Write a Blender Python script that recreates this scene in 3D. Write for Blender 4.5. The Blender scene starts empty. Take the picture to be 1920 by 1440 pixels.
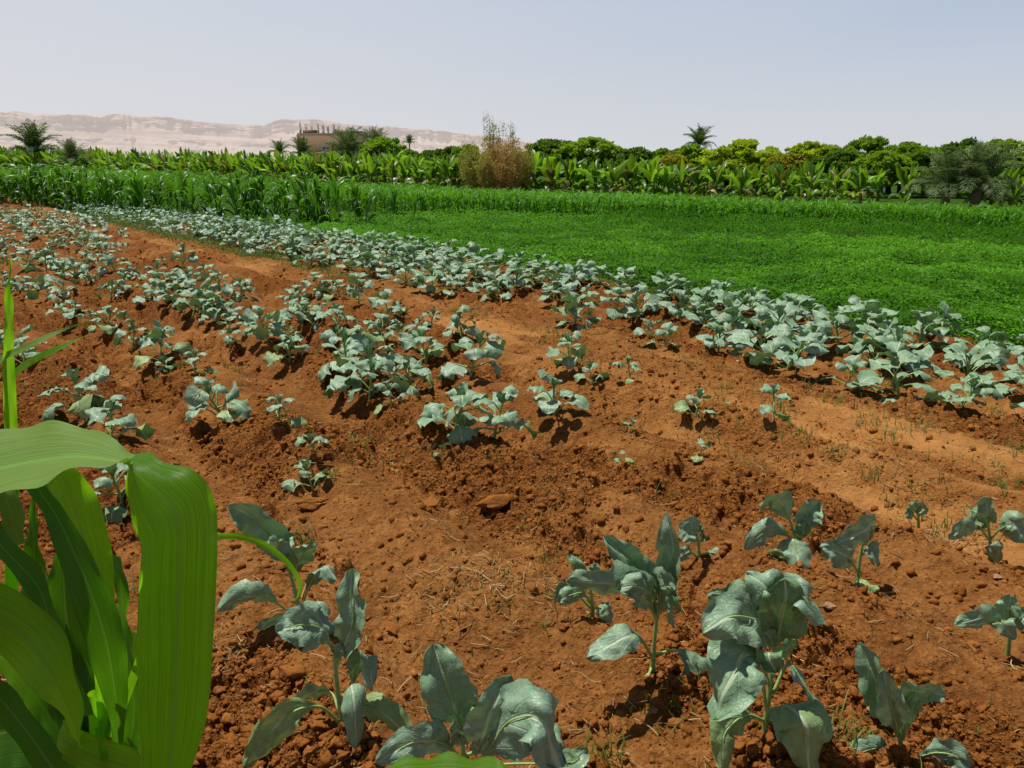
import bpy, math, random
import numpy as np
from mathutils import Vector, Matrix

scene = bpy.context.scene
COL = scene.collection
R = math.radians

# ------------------------------------------------------------------ camera geometry
CAM_H = 1.70
PITCH = R(15.34)
FPX = 1493.0
CP, SP = math.cos(PITCH), math.sin(PITCH)

def ray(u, v):
    x, y = (u - 960.0) / FPX, -(v - 720.0) / FPX
    return np.array([x, CP + y * SP, -SP + y * CP])

def at(u, v, d):
    """point seen at (u, v) of the photograph at distance d along +Y"""
    r = ray(u, v)
    return np.array([0, 0, CAM_H]) + r * (d / r[1])

def m_per_px(d):
    return d / FPX / 0.95

# ------------------------------------------------------------------ numpy noise
def hsh(ix, iy, seed):
    n = (ix.astype(np.int64) * 374761393 + iy.astype(np.int64) * 668265263 + seed * 1274126177) & 0xffffffff
    n = ((n ^ (n >> 13)) * 1274126177) & 0xffffffff
    n = ((n ^ (n >> 16)) * 2246822519) & 0xffffffff
    return (n ^ (n >> 15)) / 4294967296.0

def vnoise(x, y, seed=0):
    ix, iy = np.floor(x), np.floor(y)
    fx, fy = x - ix, y - iy
    fx = fx * fx * fx * (fx * (fx * 6 - 15) + 10); fy = fy * fy * fy * (fy * (fy * 6 - 15) + 10)
    a, b = hsh(ix, iy, seed), hsh(ix + 1, iy, seed)
    c, d = hsh(ix, iy + 1, seed), hsh(ix + 1, iy + 1, seed)
    return (a + (b - a) * fx + (c - a) * fy + (a - b - c + d) * fx * fy) * 2 - 1

def fbm(x, y, seed=0, octv=4, gain=.5):
    s, a = 0, 1.0
    for o in range(octv):
        s = s + a * vnoise(x * 2 ** o + 17.3 * o, y * 2 ** o - 9.1 * o, seed + o)
        a *= gain
    return s

def lumps(x, y, cell, seed, dens=1.0, p=2.0):
    """rounded lumps (0..1), one per cell with a radius of its own"""
    gx, gy = x / cell, y / cell
    ix, iy = np.floor(gx), np.floor(gy)
    out = np.zeros_like(gx)
    for dx in (-1, 0, 1):
        for dy in (-1, 0, 1):
            cx, cy = ix + dx, iy + dy
            h1, h2, h3, h4 = (hsh(cx, cy, seed + k) for k in range(4))
            rr = (.25 + .6 * h3 ** 2)
            d2 = ((gx - cx - h1) ** 2 + (gy - cy - h2) ** 2) / rr ** 2
            b = rr * np.sqrt(np.clip(1 - d2 ** (p / 2), 0, 1)) * (h4 < dens)
            out = np.maximum(out, b)
    return out

def sstep(a, b, x):
    t = np.clip((x - a) / (b - a), 0, 1)
    return t * t * (3 - 2 * t)

# ------------------------------------------------------------------ the lie of the field
# rows run along RD (away to the left), ND points across them (to the right and away)
RD = np.array([-.6115, .7912]); ND = np.array([.7912, .6115])
def nr(x, y):
    return x * ND[0] + y * ND[1], x * RD[0] + y * RD[1]
def xy(n, r):
    return n * ND[0] + r * RD[0], n * ND[1] + r * RD[1]

def maize_front(x):            # near edge of the young maize band
    return 30.3 - .549 * (x + 5.2)
def banana_front(x):
    return 100 - 1.0137 * (x + 45)

def field_masks(x, y):
    n, r = nr(x, y)
    w = fbm(x * .55, y * .55, 3, 3) * .22
    nn = n + w
    lo = 4.5 - 1.1 * sstep(7.5, 2.0, r)
    sandy = .9 * sstep(lo - .15, lo + .5, nn) * (1 - sstep(5.15, 5.85, nn)) * (1 - .45 * sstep(6, 12, r))
    till = 1 - sandy
    green = sstep(8.2, 8.45, n + .5 * w)
    d = np.hypot(x, y)
    green = np.maximum(green, sstep(24, 28, d) * sstep(5.0, 6.0, n))
    green = np.maximum(green, sstep(55, 60, d))
    return n, r, sandy, till, green

def height(x, y, fine=True):
    x = np.asarray(x, float); y = np.asarray(y, float)
    n, r, sandy, till, green = field_masks(x, y)
    w = fbm(r * .5, n * .8, 11, 2) * .12
    near = 1 - sstep(4.3, 4.8, n)
    bed = sstep(5.6, 6.0, n) * (1 - sstep(7.9, 8.3, n))
    h = near * (.065 + .03 * sstep(3.5, 5.5, np.hypot(x, y))) * np.cos((n + w - 4.35) / .84 * 2 * math.pi)
    h += bed * .055 * np.cos((n + w - 5.84) / .68 * 2 * math.pi)
    h += .07 * np.exp(-((n + w - 5.0) / .42) ** 2)
    h += .035 * fbm(x * .9, y * .9, 21, 3) * (1 - green * .7)
    if fine:
        soil = (1 - green) * (1 - .62 * sandy)
        cover = sstep(-.25, .35, fbm(r * .9, n * 2.6, 31, 4) + .35 * near * np.cos((n + w - 4.35) / .84 * 2 * math.pi + 2.6))
        soil = soil * (.25 + .75 * cover)
        wx, wy = x + .02 * fbm(x * 14, y * 14, 41, 2), y + .02 * fbm(x * 14, y * 14, 43, 2)
        h += soil * .10 * lumps(wx, wy, .21, 51, .5) ** 1.4
        h += soil * .062 * lumps(wx, wy, .09, 61, .75, 3.0)
        h += soil * .036 * lumps(wx, wy, .045, 71, .85, 2.6)
        h += (.003 + .009 * soil) * fbm(x * 32, y * 32, 81, 3)
        h += .008 * (1 - green) * fbm(x * 7, y * 7, 91, 3)
        h += sandy * (.012 * fbm(r * 2.2, n * 9, 95, 3) + .018 * lumps(wx, wy, .06, 97, .35))
    return h

def h1(x, y, fine=True):
    return float(height(np.array([x]), np.array([y]), fine)[0])

def ground(u, v):
    r = ray(u, v); z = 0.0
    for _ in range(5):
        t = (CAM_H - z) / -r[2]
        z = h1(r[0] * t, r[1] * t, False)
    return np.array([r[0] * t, r[1] * t, h1(r[0] * t, r[1] * t)])

# ------------------------------------------------------------------ mesh helpers
def mesh_np(name, V, Fs, uv=None, attrs=None, smooth=True, mats=(), midx=None):
    V = np.asarray(V, np.float32)
    if not isinstance(Fs, (list, tuple)): Fs = [Fs]
    Fs = [np.asarray(f, np.int32) for f in Fs if len(f)]
    loops = np.concatenate([f.ravel() for f in Fs])
    tot = np.concatenate([np.full(len(f), f.shape[1], np.int32) for f in Fs])
    start = np.concatenate([[0], np.cumsum(tot)[:-1]]).astype(np.int32)
    me = bpy.data.meshes.new(name)
    me.vertices.add(len(V)); me.vertices.foreach_set('co', V.ravel())
    me.loops.add(len(loops)); me.loops.foreach_set('vertex_index', loops)
    me.polygons.add(len(tot)); me.polygons.foreach_set('loop_start', start)
    try: me.polygons.foreach_set('loop_total', tot)
    except Exception: pass
    if smooth: me.polygons.foreach_set('use_smooth', np.ones(len(tot), bool))
    if midx is not None: me.polygons.foreach_set('material_index', np.asarray(midx, np.int32))
    me.update(calc_edges=True)
    if uv is not None:
        l = me.uv_layers.new(name='UVMap')
        l.data.foreach_set('uv', np.asarray(uv, np.float32)[loops].ravel())
    for k, a in (attrs or {}).items():
        at_ = me.attributes.new(k, 'FLOAT', 'POINT')
        at_.data.foreach_set('value', np.asarray(a, np.float32))
    for m in mats: me.materials.append(m)
    me.validate()
    return me

def link(name, me, parent=None, **props):
    o = bpy.data.objects.new(name, me); COL.objects.link(o)
    if parent is not None: o.parent = parent
    for k, v in props.items(): o[k] = v
    return o

def thing(name, label, cat, loc=(0, 0, 0), rotz=0, scale=1, group=None, tilt=(0, 0)):
    o = bpy.data.objects.new(name, None); COL.objects.link(o)
    o.empty_display_size = .05
    o.location = [float(c) for c in loc]; o.rotation_euler = (tilt[0], tilt[1], rotz); o.scale = (scale,) * 3
    o['label'] = label; o['category'] = cat
    if group: o['group'] = group
    return o

class MB:
    def __init__(s): s.V = []; s.F = {3: [], 4: []}; s.U = []; s.T = []; s.n = 0
    def add(s, V, F, uv=None, tint=0.0):
        V = np.asarray(V, float); F = np.asarray(F, int)
        s.V.append(V); s.F[F.shape[1]].append(F + s.n); s.n += len(V)
        s.U.append(np.zeros((len(V), 2)) if uv is None else np.asarray(uv, float))
        s.T.append(np.full(len(V), tint) if np.isscalar(tint) else np.asarray(tint, float))
    def arr(s):
        return np.concatenate(s.V), [np.concatenate(f) for f in s.F.values() if f], np.concatenate(s.U), np.concatenate(s.T)
    def mesh(s, name, mats, smooth=True):
        V, F, U, T = s.arr()
        return mesh_np(name, V, F, U, {'tint': T}, smooth, mats if isinstance(mats, (list, tuple)) else [mats])

def grid_faces(a, b, off=0):
    i, j = np.meshgrid(np.arange(a - 1), np.arange(b - 1), indexing='ij')
    k = (i * b + j).ravel() + off
    return np.stack([k, k + 1, k + b + 1, k + b], 1)

def spline(P, n):
    P = np.asarray(P, float)
    if len(P) == 2: return P[0] + (P[1] - P[0]) * np.linspace(0, 1, n)[:, None]
    d = np.concatenate([[0], np.cumsum(np.linalg.norm(np.diff(P[:, :3], axis=0), axis=1) ** .7 + 1e-6)])
    d /= d[-1]
    t = np.linspace(0, 1, n)
    M = np.gradient(P, d, axis=0)
    k = np.clip(np.searchsorted(d, t, 'right') - 1, 0, len(P) - 2)
    hh = (d[k + 1] - d[k])[:, None]; q = ((t - d[k]) / (d[k + 1] - d[k]))[:, None]
    return ((2*q**3-3*q**2+1)*P[k] + (q**3-2*q**2+q)*hh*M[k] + (-2*q**3+3*q**2)*P[k+1] + (q**3-q**2)*hh*M[k+1])

def norm(a): return a / (np.linalg.norm(a, axis=-1, keepdims=True) + 1e-12)

def tube(P, rad, k=6):
    P = np.asarray(P, float); n = len(P)
    rad = np.broadcast_to(rad, (n,))
    T = norm(np.gradient(P, axis=0))
    ref = np.array([0.31, .95, .05]) if abs(T[:, 2]).mean() > .7 else np.array([0, 0, 1.0])
    A = norm(np.cross(T, ref)); B = np.cross(T, A)
    a = np.linspace(0, 2 * math.pi, k, endpoint=False)
    V = P[:, None] + rad[:, None, None] * (A[:, None] * np.cos(a)[None, :, None] + B[:, None] * np.sin(a)[None, :, None])
    i, j = np.meshgrid(np.arange(n - 1), np.arange(k), indexing='ij')
    F = np.stack([i * k + j, i * k + (j + 1) % k, (i + 1) * k + (j + 1) % k, (i + 1) * k + j], -1).reshape(-1, 4)
    return V.reshape(-1, 3), F

def box(c, s):
    c = np.array(c, float); s = np.array(s, float) / 2
    V = np.array([[x, y, z] for x in (-1, 1) for y in (-1, 1) for z in (-1, 1)]) * s + c
    F = np.array([[0, 1, 3, 2], [4, 6, 7, 5], [0, 4, 5, 1], [2, 3, 7, 6], [0, 2, 6, 4], [1, 5, 7, 3]])
    return V, F

# ------------------------------------------------------------------ materials
class NT:
    def __init__(s, name):
        s.m = bpy.data.materials.new(name); s.m.use_nodes = True
        s.t = s.m.node_tree; s.t.nodes.clear()
        s.out = s.t.nodes.new('ShaderNodeOutputMaterial')
    def n(s, typ, ins=None, **kw):
        nd = s.t.nodes.new('ShaderNode' + typ)
        for k, v in kw.items(): setattr(nd, k, v)
        for k, v in (ins or {}).items(): s.set(nd.inputs[k], v)
        return nd
    def set(s, sock, v):
        if isinstance(v, bpy.types.NodeSocket): s.t.links.new(v, sock)
        elif isinstance(v, (tuple, list)) and len(v) == 3 and sock.type == 'RGBA': sock.default_value = (*v, 1)
        else: sock.default_value = v
    def mix(s, f, a, b, bt='MIX'):
        nd = s.n('MixRGB', {'Fac': f, 'Color1': a, 'Color2': b}, blend_type=bt); return nd.outputs[0]
    def math(s, op, a, b=0.0, clamp=False):
        nd = s.n('Math', {0: a, 1: b}, operation=op); nd.use_clamp = clamp; return nd.outputs[0]
    def ramp(s, f, pts):
        nd = s.n('ValToRGB', {'Fac': f}); e = nd.color_ramp.elements
        while len(e) < len(pts): e.new(.5)
        for el, (p, c) in zip(e, pts):
            el.position = p; el.color = (*c, 1) if isinstance(c, tuple) else (c, c, c, 1)
        return nd.outputs[0]
    def noise(s, scale, detail=4, rough=.55, vec=None, out='Fac'):
        ins = {'Scale': scale, 'Detail': detail, 'Roughness': rough}
        if vec is not None: ins['Vector'] = vec
        return s.n('TexNoise', ins).outputs[out]
    def attr(s, name): return s.n('Attribute', attribute_name=name).outputs['Fac']
    def bump(s, hgt, strength=.5, dist=.01):
        return s.n('Bump', {'Height': hgt, 'Strength': strength, 'Distance': dist}).outputs[0]
    def finish(s, color, rough=.6, spec=.3, transl=None, tfac=0, bump=None, emit=None):
        ins = {'Base Color': color, 'Roughness': rough, 'Specular IOR Level': spec}
        if bump is not None: ins['Normal'] = bump
        p = s.n('BsdfPrincipled', ins).outputs[0]
        if tfac:
            ti = {'Color': transl}
            if bump is not None: ti['Normal'] = bump
            t = s.n('BsdfTranslucent', ti).outputs[0]
            p = s.n('MixShader', {0: tfac, 1: p, 2: t}).outputs[0]
        s.set(s.out.inputs['Surface'], p)
        return s.m

def objpos(m): return m.n('TexCoord').outputs['Object']
def objrand(m): return m.n('ObjectInfo').outputs['Random']

def mat_soil():
    m = NT('field_soil'); co = objpos(m)
    big = m.noise(.8, 5, .6, co); mid = m.noise(7, 6, .65, co); fine = m.noise(60, 6, .7, co); grit = m.noise(230, 3, .6, co)
    sand, low, green = m.attr('sand'), m.attr('cavity'), m.attr('green')
    wv = m.n('VectorMath', {0: co, 1: m.n('VectorMath', {0: m.noise(40, 3, .5, co, 'Color'), 1: (.02, .02, .02)}, operation='MULTIPLY').outputs[0]}, operation='ADD').outputs[0]
    cr1 = m.n('TexVoronoi', {'Scale': 48.0, 'Vector': wv}).outputs['Distance']
    cr2 = m.n('TexVoronoi', {'Scale': 115.0, 'Vector': wv}).outputs['Distance']
    mid = m.math('ADD', m.math('MULTIPLY', mid, .72), m.math('MULTIPLY', m.noise(2.2, 4, .6, co), .28))
    base = m.ramp(mid, [(.25, (.120, .042, .010)), (.52, (.268, .101, .022)), (.8, (.43, .195, .056))])
    sandy = m.ramp(mid, [(.2, (.34, .145, .038)), (.55, (.47, .225, .068)), (.85, (.60, .33, .12))])
    f = m.math('ADD', sand, m.math('MULTIPLY', m.math('SUBTRACT', big, .5), 1.1), True)
    c = m.mix(f, base, sandy)
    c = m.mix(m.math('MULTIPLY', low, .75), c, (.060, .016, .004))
    c = m.mix(m.ramp(fine, [(.3, .0), (.75, .40)]), c, m.mix(.5, c, (.34, .14, .045)))
    crumb = m.math('ADD', m.math('MULTIPLY', cr1, .8), m.math('MULTIPLY', cr2, .4))
    rough = m.math('SUBTRACT', 1.0, m.math('MULTIPLY', f, .85), True)
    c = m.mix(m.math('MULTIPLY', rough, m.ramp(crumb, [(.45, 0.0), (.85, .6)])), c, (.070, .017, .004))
    c = m.mix(m.ramp(grit, [(.66, 0.0), (.78, .5)]), c, (.36, .20, .10))
    gcol = m.ramp(m.noise(3, 5, .6, co), [(.3, (.022, .055, .006)), (.7, (.05, .11, .010))])
    c = m.mix(green, c, gcol)
    hh = m.math('ADD', m.math('ADD', fine, m.math('MULTIPLY', grit, .3)), m.math('MULTIPLY', crumb, m.math('MULTIPLY', rough, -1.3)))
    return m.finish(c, .95, .05, bump=m.bump(hh, .9, .014))

def mat_clod():
    m = NT('soil_clod'); co = objpos(m)
    t = m.attr('tint'); fine = m.noise(70, 5, .7, co)
    c = m.ramp(m.math('ADD', m.math('MULTIPLY', t, .7), m.math('MULTIPLY', fine, .3)),
               [(.05, (.130, .044, .009)), (.5, (.270, .100, .022)), (.85, (.42, .19, .058)), (1, (.52, .33, .19))])
    return m.finish(c, .95, .08, bump=m.bump(fine, .7, .01))

def mat_plain(name, c1, c2, scale=20, rough=.8, spec=.2, bump=.0, bd=.01, tint=False):
    m = NT(name); co = objpos(m); f = m.noise(scale, 5, .6, co)
    if tint: f = m.math('ADD', m.math('MULTIPLY', f, .4), m.math('MULTIPLY', m.attr('tint'), .6))
    c = m.ramp(f, [(.3, c1), (.7, c2)])
    return m.finish(c, rough, spec, bump=m.bump(f, bump, bd) if bump else None)

def mat_brassica(name, far=False, yellow=False):
    """waxy blue-grey leaf: u runs along the blade (below 0 on the stalk), v across it"""
    m = NT(name); uv = m.n('TexCoord').outputs['UV']
    sx = m.n('SeparateXYZ', {0: uv}); U, V = sx.outputs[0], sx.outputs[1]
    a = m.math('ABSOLUTE', V)
    co = objpos(m); nz = m.noise(45, 4, .6, co); rnd = objrand(m)
    if yellow: c = m.ramp(nz, [(.25, (.22, .33, .11)), (.75, (.34, .46, .18))])
    else: c = m.ramp(nz, [(.25, (.165, .285, .172)), (.75, (.325, .455, .325))])
    c = m.mix(m.math('MULTIPLY', rnd, .5), c, (.17, .31, .13))
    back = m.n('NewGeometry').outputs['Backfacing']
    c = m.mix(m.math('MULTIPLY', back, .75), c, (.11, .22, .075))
    # side veins sweep towards the tip
    q = m.math('FRACT', m.math('MULTIPLY', m.math('SUBTRACT', U, m.math('MULTIPLY', a, .42)), 6.0))
    side = m.math('ABSOLUTE', m.math('SUBTRACT', q, .5))
    side = m.ramp(side, [(.0, 1.0), (.09, .0)])
    side = m.math('MULTIPLY', side, m.ramp(a, [(.0, .9), (.95, .15)]))
    midr = m.ramp(a, [(.0, 1.0), (.055, .9), (.10, .0)])
    net = m.n('TexVoronoi', {'Scale': 95.0, 'Vector': co}, feature='DISTANCE_TO_EDGE').outputs['Distance']
    netv = m.ramp(net, [(0.0, .5), (.12, .0)])
    vein = m.math('MAXIMUM', m.math('MULTIPLY', side, .55), midr)
    c = m.mix(m.math('MULTIPLY', vein, .8), c, (.50, .60, .40))
    stalk = m.ramp(m.math('ADD', U, .5), [(.46, 1.0), (.52, 0.0)])
    c = m.mix(stalk, c, (.32, .48, .16))
    hgt = m.math('SUBTRACT', m.math('MULTIPLY', m.noise(26, 3, .5, co), .9), m.math('ADD', m.math('MULTIPLY', vein, .45), m.math('MULTIPLY', netv, .12)))
    return m.finish(c, .42, .45, transl=m.mix(.5, c, (.25, .50, .08)), tfac=.12, bump=m.bump(hgt, .6, .012))

def mat_stem(name='brassica_stem', c1=(.20, .34, .10), c2=(.36, .50, .19)):
    m = NT(name); f = m.noise(30, 4, .6, objpos(m))
    return m.finish(m.ramp(f, [(.3, c1), (.7, c2)]), .5, .3, transl=c2, tfac=.1, bump=m.bump(f, .3, .004))

def mat_blade(name, c1, c2, tr, tfac=.4, lines=26, rough=.38, spec=.42, dry=None):
    """grass-family leaf: fine lines along the blade and a pale midrib; v across"""
    m = NT(name); uv = m.n('TexCoord').outputs['UV']
    sx = m.n('SeparateXYZ', {0: uv}); U, V = sx.outputs[0], sx.outputs[1]
    a = m.math('ABSOLUTE', V)
    wob = m.noise(6, 3, .5, m.n('Mapping', {'Vector': uv, 'Scale': (.8, 5.0, 1.0)}).outputs[0])
    s = m.math('SINE', m.math('MULTIPLY', m.math('ADD', V, m.math('MULTIPLY', wob, .03)), lines * 6.283))
    s = m.math('ADD', m.math('MULTIPLY', s, .5), .5)
    s2 = m.math('ADD', m.math('MULTIPLY', m.math('SINE', m.math('MULTIPLY', V, 6.5 * 6.283)), .5), .5)
    st1 = m.noise(1.0, 4, .65, m.n('Mapping', {'Vector': uv, 'Scale': (1.1, 26.0, 1.0)}).outputs[0])
    st1 = m.ramp(st1, [(.34, 0.0), (.66, 1.0)])
    f = m.math('ADD', m.math('MULTIPLY', wob, .45), m.math('ADD', m.math('MULTIPLY', s, .14), m.math('MULTIPLY', st1, .38)))
    f = m.math('ADD', f, m.math('MULTIPLY', m.attr('tint'), .42))
    c = m.ramp(f, [(.28, c1), (.82, c2)])
    t = m.ramp(f, [(.28, tuple(x * .6 for x in tr)), (.85, tr)])
    midr = m.ramp(a, [(.0, 1.0), (.04, .75), (.085, .0)])
    c = m.mix(m.math('MULTIPLY', midr, .6), c, (.20, .42, .06))
    t = m.mix(m.math('MULTIPLY', midr, .6), t, (.22, .38, .05))
    if dry is not None:
        dn = m.ramp(m.noise(9, 4, .6, objpos(m)), [(.60, 0.0), (.72, .8)])
        c = m.mix(dn, c, dry)
    hgt = m.math('ADD', m.math('MULTIPLY', s, .25), m.math('ADD', m.math('MULTIPLY', st1, .6), m.math('MULTIPLY', midr, -1.2)))
    return m.finish(c, rough, spec, transl=t, tfac=tfac, bump=m.bump(hgt, .35, .003))

def mat_foliage(name, c1, c2, tr, tfac=.35, rough=.5, spec=.3, rnd=0.0, c3=None):
    m = NT(name); t = m.attr('tint')
    f = t if not rnd else m.math('ADD', t, m.math('MULTIPLY', m.math('SUBTRACT', objrand(m), .5), rnd))
    c = m.ramp(f, [(.1, c1), (.9, c2)])
    if c3 is not None: c = m.mix(m.ramp(t, [(.86, 0.0), (.97, 1.0)]), c, c3)
    return m.finish(c, rough, spec, transl=m.mix(.6, c, tr), tfac=tfac)

M = {}
M['soil'] = mat_soil(); M['clod'] = mat_clod()
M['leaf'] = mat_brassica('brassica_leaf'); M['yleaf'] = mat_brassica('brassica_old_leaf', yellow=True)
M['stem'] = mat_stem()
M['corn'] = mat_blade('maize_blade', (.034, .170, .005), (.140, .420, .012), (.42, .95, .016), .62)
M['cornpale'] = mat_blade('maize_blade_sunlit', (.10, .20, .018), (.22, .36, .050), (.26, .52, .03), .3, rough=.45)  # paler copy of the blade colour with sunlight painted in
M['corndark'] = mat_blade('maize_blade_shaded', (.018, .095, .004), (.060, .205, .009), (.15, .46, .008), .42)  # darker copy of the blade colour, shade inside the clump painted in
M['maize'] = mat_foliage('maize_foliage', (.018, .095, .004), (.125, .35, .016), (.22, .58, .01), .36, .45, .3, .3)
M['maize_tall'] = mat_foliage('tall_maize_foliage', (.013, .066, .003), (.125, .345, .016), (.18, .48, .01), .3, .42, .35, .35)
M['alfalfa'] = mat_foliage('alfalfa_foliage', (.026, .112, .004), (.128, .345, .018), (.18, .50, .012), .36, .6, .12, 0)
M['banana'] = mat_blade('banana_blade', (.022, .085, .004), (.205, .400, .018), (.36, .66, .02), .38, lines=9, dry=(.26, .20, .05))
M['banana_old'] = mat_blade('banana_old_blade', (.13, .12, .02), (.30, .26, .06), (.3, .3, .04), .3, lines=9, dry=(.26, .17, .06))
M['bstalk'] = mat_plain('banana_pseudostem', (.10, .11, .03), (.20, .17, .06), 8)
M['bark'] = mat_plain('tree_bark', (.07, .05, .035), (.16, .12, .08), 12, bump=.6, bd=.02)
M['palmbark'] = mat_plain('palm_bark', (.10, .075, .05), (.22, .17, .11), 9, bump=.8, bd=.04)
M['frond'] = mat_foliage('palm_frond', (.065, .110, .034), (.215, .285, .115), (.26, .37, .08), .32, .5, .3, .3)
M['straw'] = mat_plain('dry_straw', (.30, .20, .08), (.52, .38, .19), 30, tint=True)
M['weed'] = mat_foliage('weed_foliage', (.06, .11, .015), (.19, .24, .05), (.2, .34, .04), .3)
M['stone'] = mat_plain('field_stone', (.22, .11, .05), (.42, .25, .14), 14, bump=.5, bd=.01)

# ------------------------------------------------------------------ the ground: one sheet out to the horizon
def build_ground():
    ang_f = np.arange(-46, 46.001, .125)
    ang = np.concatenate([np.arange(-180, -46, 2.6), ang_f, np.arange(46.6, 180, 2.6)])
    ang = R(1) * ang
    rad = np.concatenate([np.exp(np.arange(math.log(1.15), math.log(9), .0027)),
                          np.exp(np.arange(math.log(9), math.log(24), .0048)), np.exp(np.arange(math.log(24), math.log(60), .012)), np.exp(np.arange(math.log(60), math.log(9000), .09))])
    rad = np.concatenate([[.02, .4, .8], rad])
    A, Rr = np.meshgrid(ang, rad, indexing='ij')
    X, Y = (np.sin(A) * Rr).ravel(), (np.cos(A) * Rr).ravel()
    fade = 1 - sstep(40, 60, np.hypot(X, Y))
    Z = height(X, Y) * fade
    n, r, sandy, till, green = field_masks(X, Y)
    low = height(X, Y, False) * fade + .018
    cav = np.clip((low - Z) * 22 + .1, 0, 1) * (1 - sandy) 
    cover = sstep(-.3, .3, fbm(r * .9, n * 2.6, 31, 4))
    sand = np.clip(sandy * (.40 + .34 * fbm(r * .7, n * 2.2, 13, 3)) + .40 * (1 - cover) + .12 * fbm(X * 1.1, Y * 1.1, 17, 3), 0, 1)
    a, b = len(ang), len(rad)
    F = grid_faces(a, b)
    wrap = np.arange(b - 1) + (a - 1) * b
    F2 = np.stack([wrap, wrap + 1, np.arange(b - 1) + 1, np.arange(b - 1)], 1)
    F = np.concatenate([F, F2])[:, ::-1]
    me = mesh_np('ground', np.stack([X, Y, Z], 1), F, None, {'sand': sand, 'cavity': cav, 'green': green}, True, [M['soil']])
    return link('ground', me, kind='structure')
build_ground()

# ------------------------------------------------------------------ loose clods on the tilled soil
def ico(sub):
    import bmesh
    bm = bmesh.new(); bmesh.ops.create_icosphere(bm, subdivisions=sub, radius=1)
    bm.verts.ensure_lookup_table()
    V = np.array([v.co[:] for v in bm.verts]); F = np.array([[v.index for v in f.verts] for f in bm.faces]); bm.free()
    return V, F

def lump_variants(sub, count, seed, amp=.25):
    """broken angular lumps: a ball cut by a handful of random planes, then roughened"""
    V, F = ico(sub); out = []
    rng = np.random.default_rng(seed)
    for k in range(count):
        N = norm(rng.normal(size=(9, 3))); dd = rng.uniform(.45, .9, 9)
        dots = V @ N.T
        rr = np.minimum(1, np.where(dots > .05, dd / np.maximum(dots, .05), 9).min(1))
        rr *= 1 + amp * fbm(V[:, 0] * 2.3 + k * 7 + V[:, 2], V[:, 1] * 2.3 + V[:, 2] * 1.8, seed + k, 4)
        out.append((V * rr[:, None] * np.array([1.1, .9, .75]), F))
    return out

def rotz_m(a):
    c, s = np.cos(a), np.sin(a); o = np.zeros_like(a); i = np.ones_like(a)
    return np.stack([np.stack([c, -s, o], -1), np.stack([s, c, o], -1), np.stack([o, o, i], -1)], -2)

def scatter(mb, tmpl, P, scale, rz, tint, tilt=None):
    V, F = tmpl; k = len(P)
    if not k: return
    W = V[None] * np.asarray(scale).reshape(k, -1, 1 if np.ndim(scale) < 2 else 3)
    if tilt is not None:
        c, s = np.cos(tilt)[:, None], np.sin(tilt)[:, None]
        W = np.stack([W[..., 0] * c + W[..., 2] * s, W[..., 1], -W[..., 0] * s + W[..., 2] * c], -1)
    W = np.einsum('kij,kvj->kvi', rotz_m(rz), W) + P[:, None]
    FF = F[None] + (np.arange(k) * len(V))[:, None, None]
    mb.add(W.reshape(-1, 3), FF.reshape(-1, F.shape[1]), None, np.repeat(tint, len(V)))

def polar_points(rng, k, r0, r1, a0=-38, a1=38, power=1.0):
    u = rng.random(k)
    r = r0 * (r1 / r0) ** u
    a = R(1) * (a0 + (a1 - a0) * rng.random(k))
    return np.sin(a) * r, np.cos(a) * r

def build_clods():
    rng = np.random.default_rng(5)
    mb = MB()
    x, y = polar_points(rng, 185000, 1.7, 22)
    n, r, sandy, till, green = field_masks(x, y)
    cover = sstep(-.30, .25, fbm(r * .9, n * 2.6, 31, 4))
    keep = rng.random(len(x)) < (.16 + .84 * cover) * (1 - .45 * sandy) * (1 - green)
    x, y = x[keep], y[keep]
    d = np.hypot(x, y)
    s = .0028 + .0030 * rng.pareto(2.15, len(x)); s = np.clip(s, .0028, .020) * (1 + .07 * d)
    z = height(x, y) + s * .2
    P = np.stack([x, y, z], 1); rz = rng.random(len(x)) * 6.28
    ti = np.clip(.22 + .36 * rng.random(len(x)) + .12 * fbm(x * 2, y * 2, 5, 2) + .4 * (rng.random(len(x)) > .985), 0, 1)
    px = s / d * 800
    for sub, msk, nv in ((3, px > 6, 8), (2, (px > 2.2) & (px <= 6), 8), (1, px <= 2.2, 6)):
        vs = lump_variants(sub, nv, 100 + sub, .36)
        idx = np.where(msk)[0]; w = rng.integers(0, nv, len(idx))
        for k in range(nv):
            q = idx[w == k]
            scatter(mb, vs[k], P[q], s[q], rz[q], ti[q], rng.normal(0, .5, len(q)))
    link('soil_clods', mb.mesh('soil_clods', M['clod'], False), kind='stuff', label='loose red-brown clods and crumbs strewn over the tilled soil', category='soil clods')
build_clods()

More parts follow.
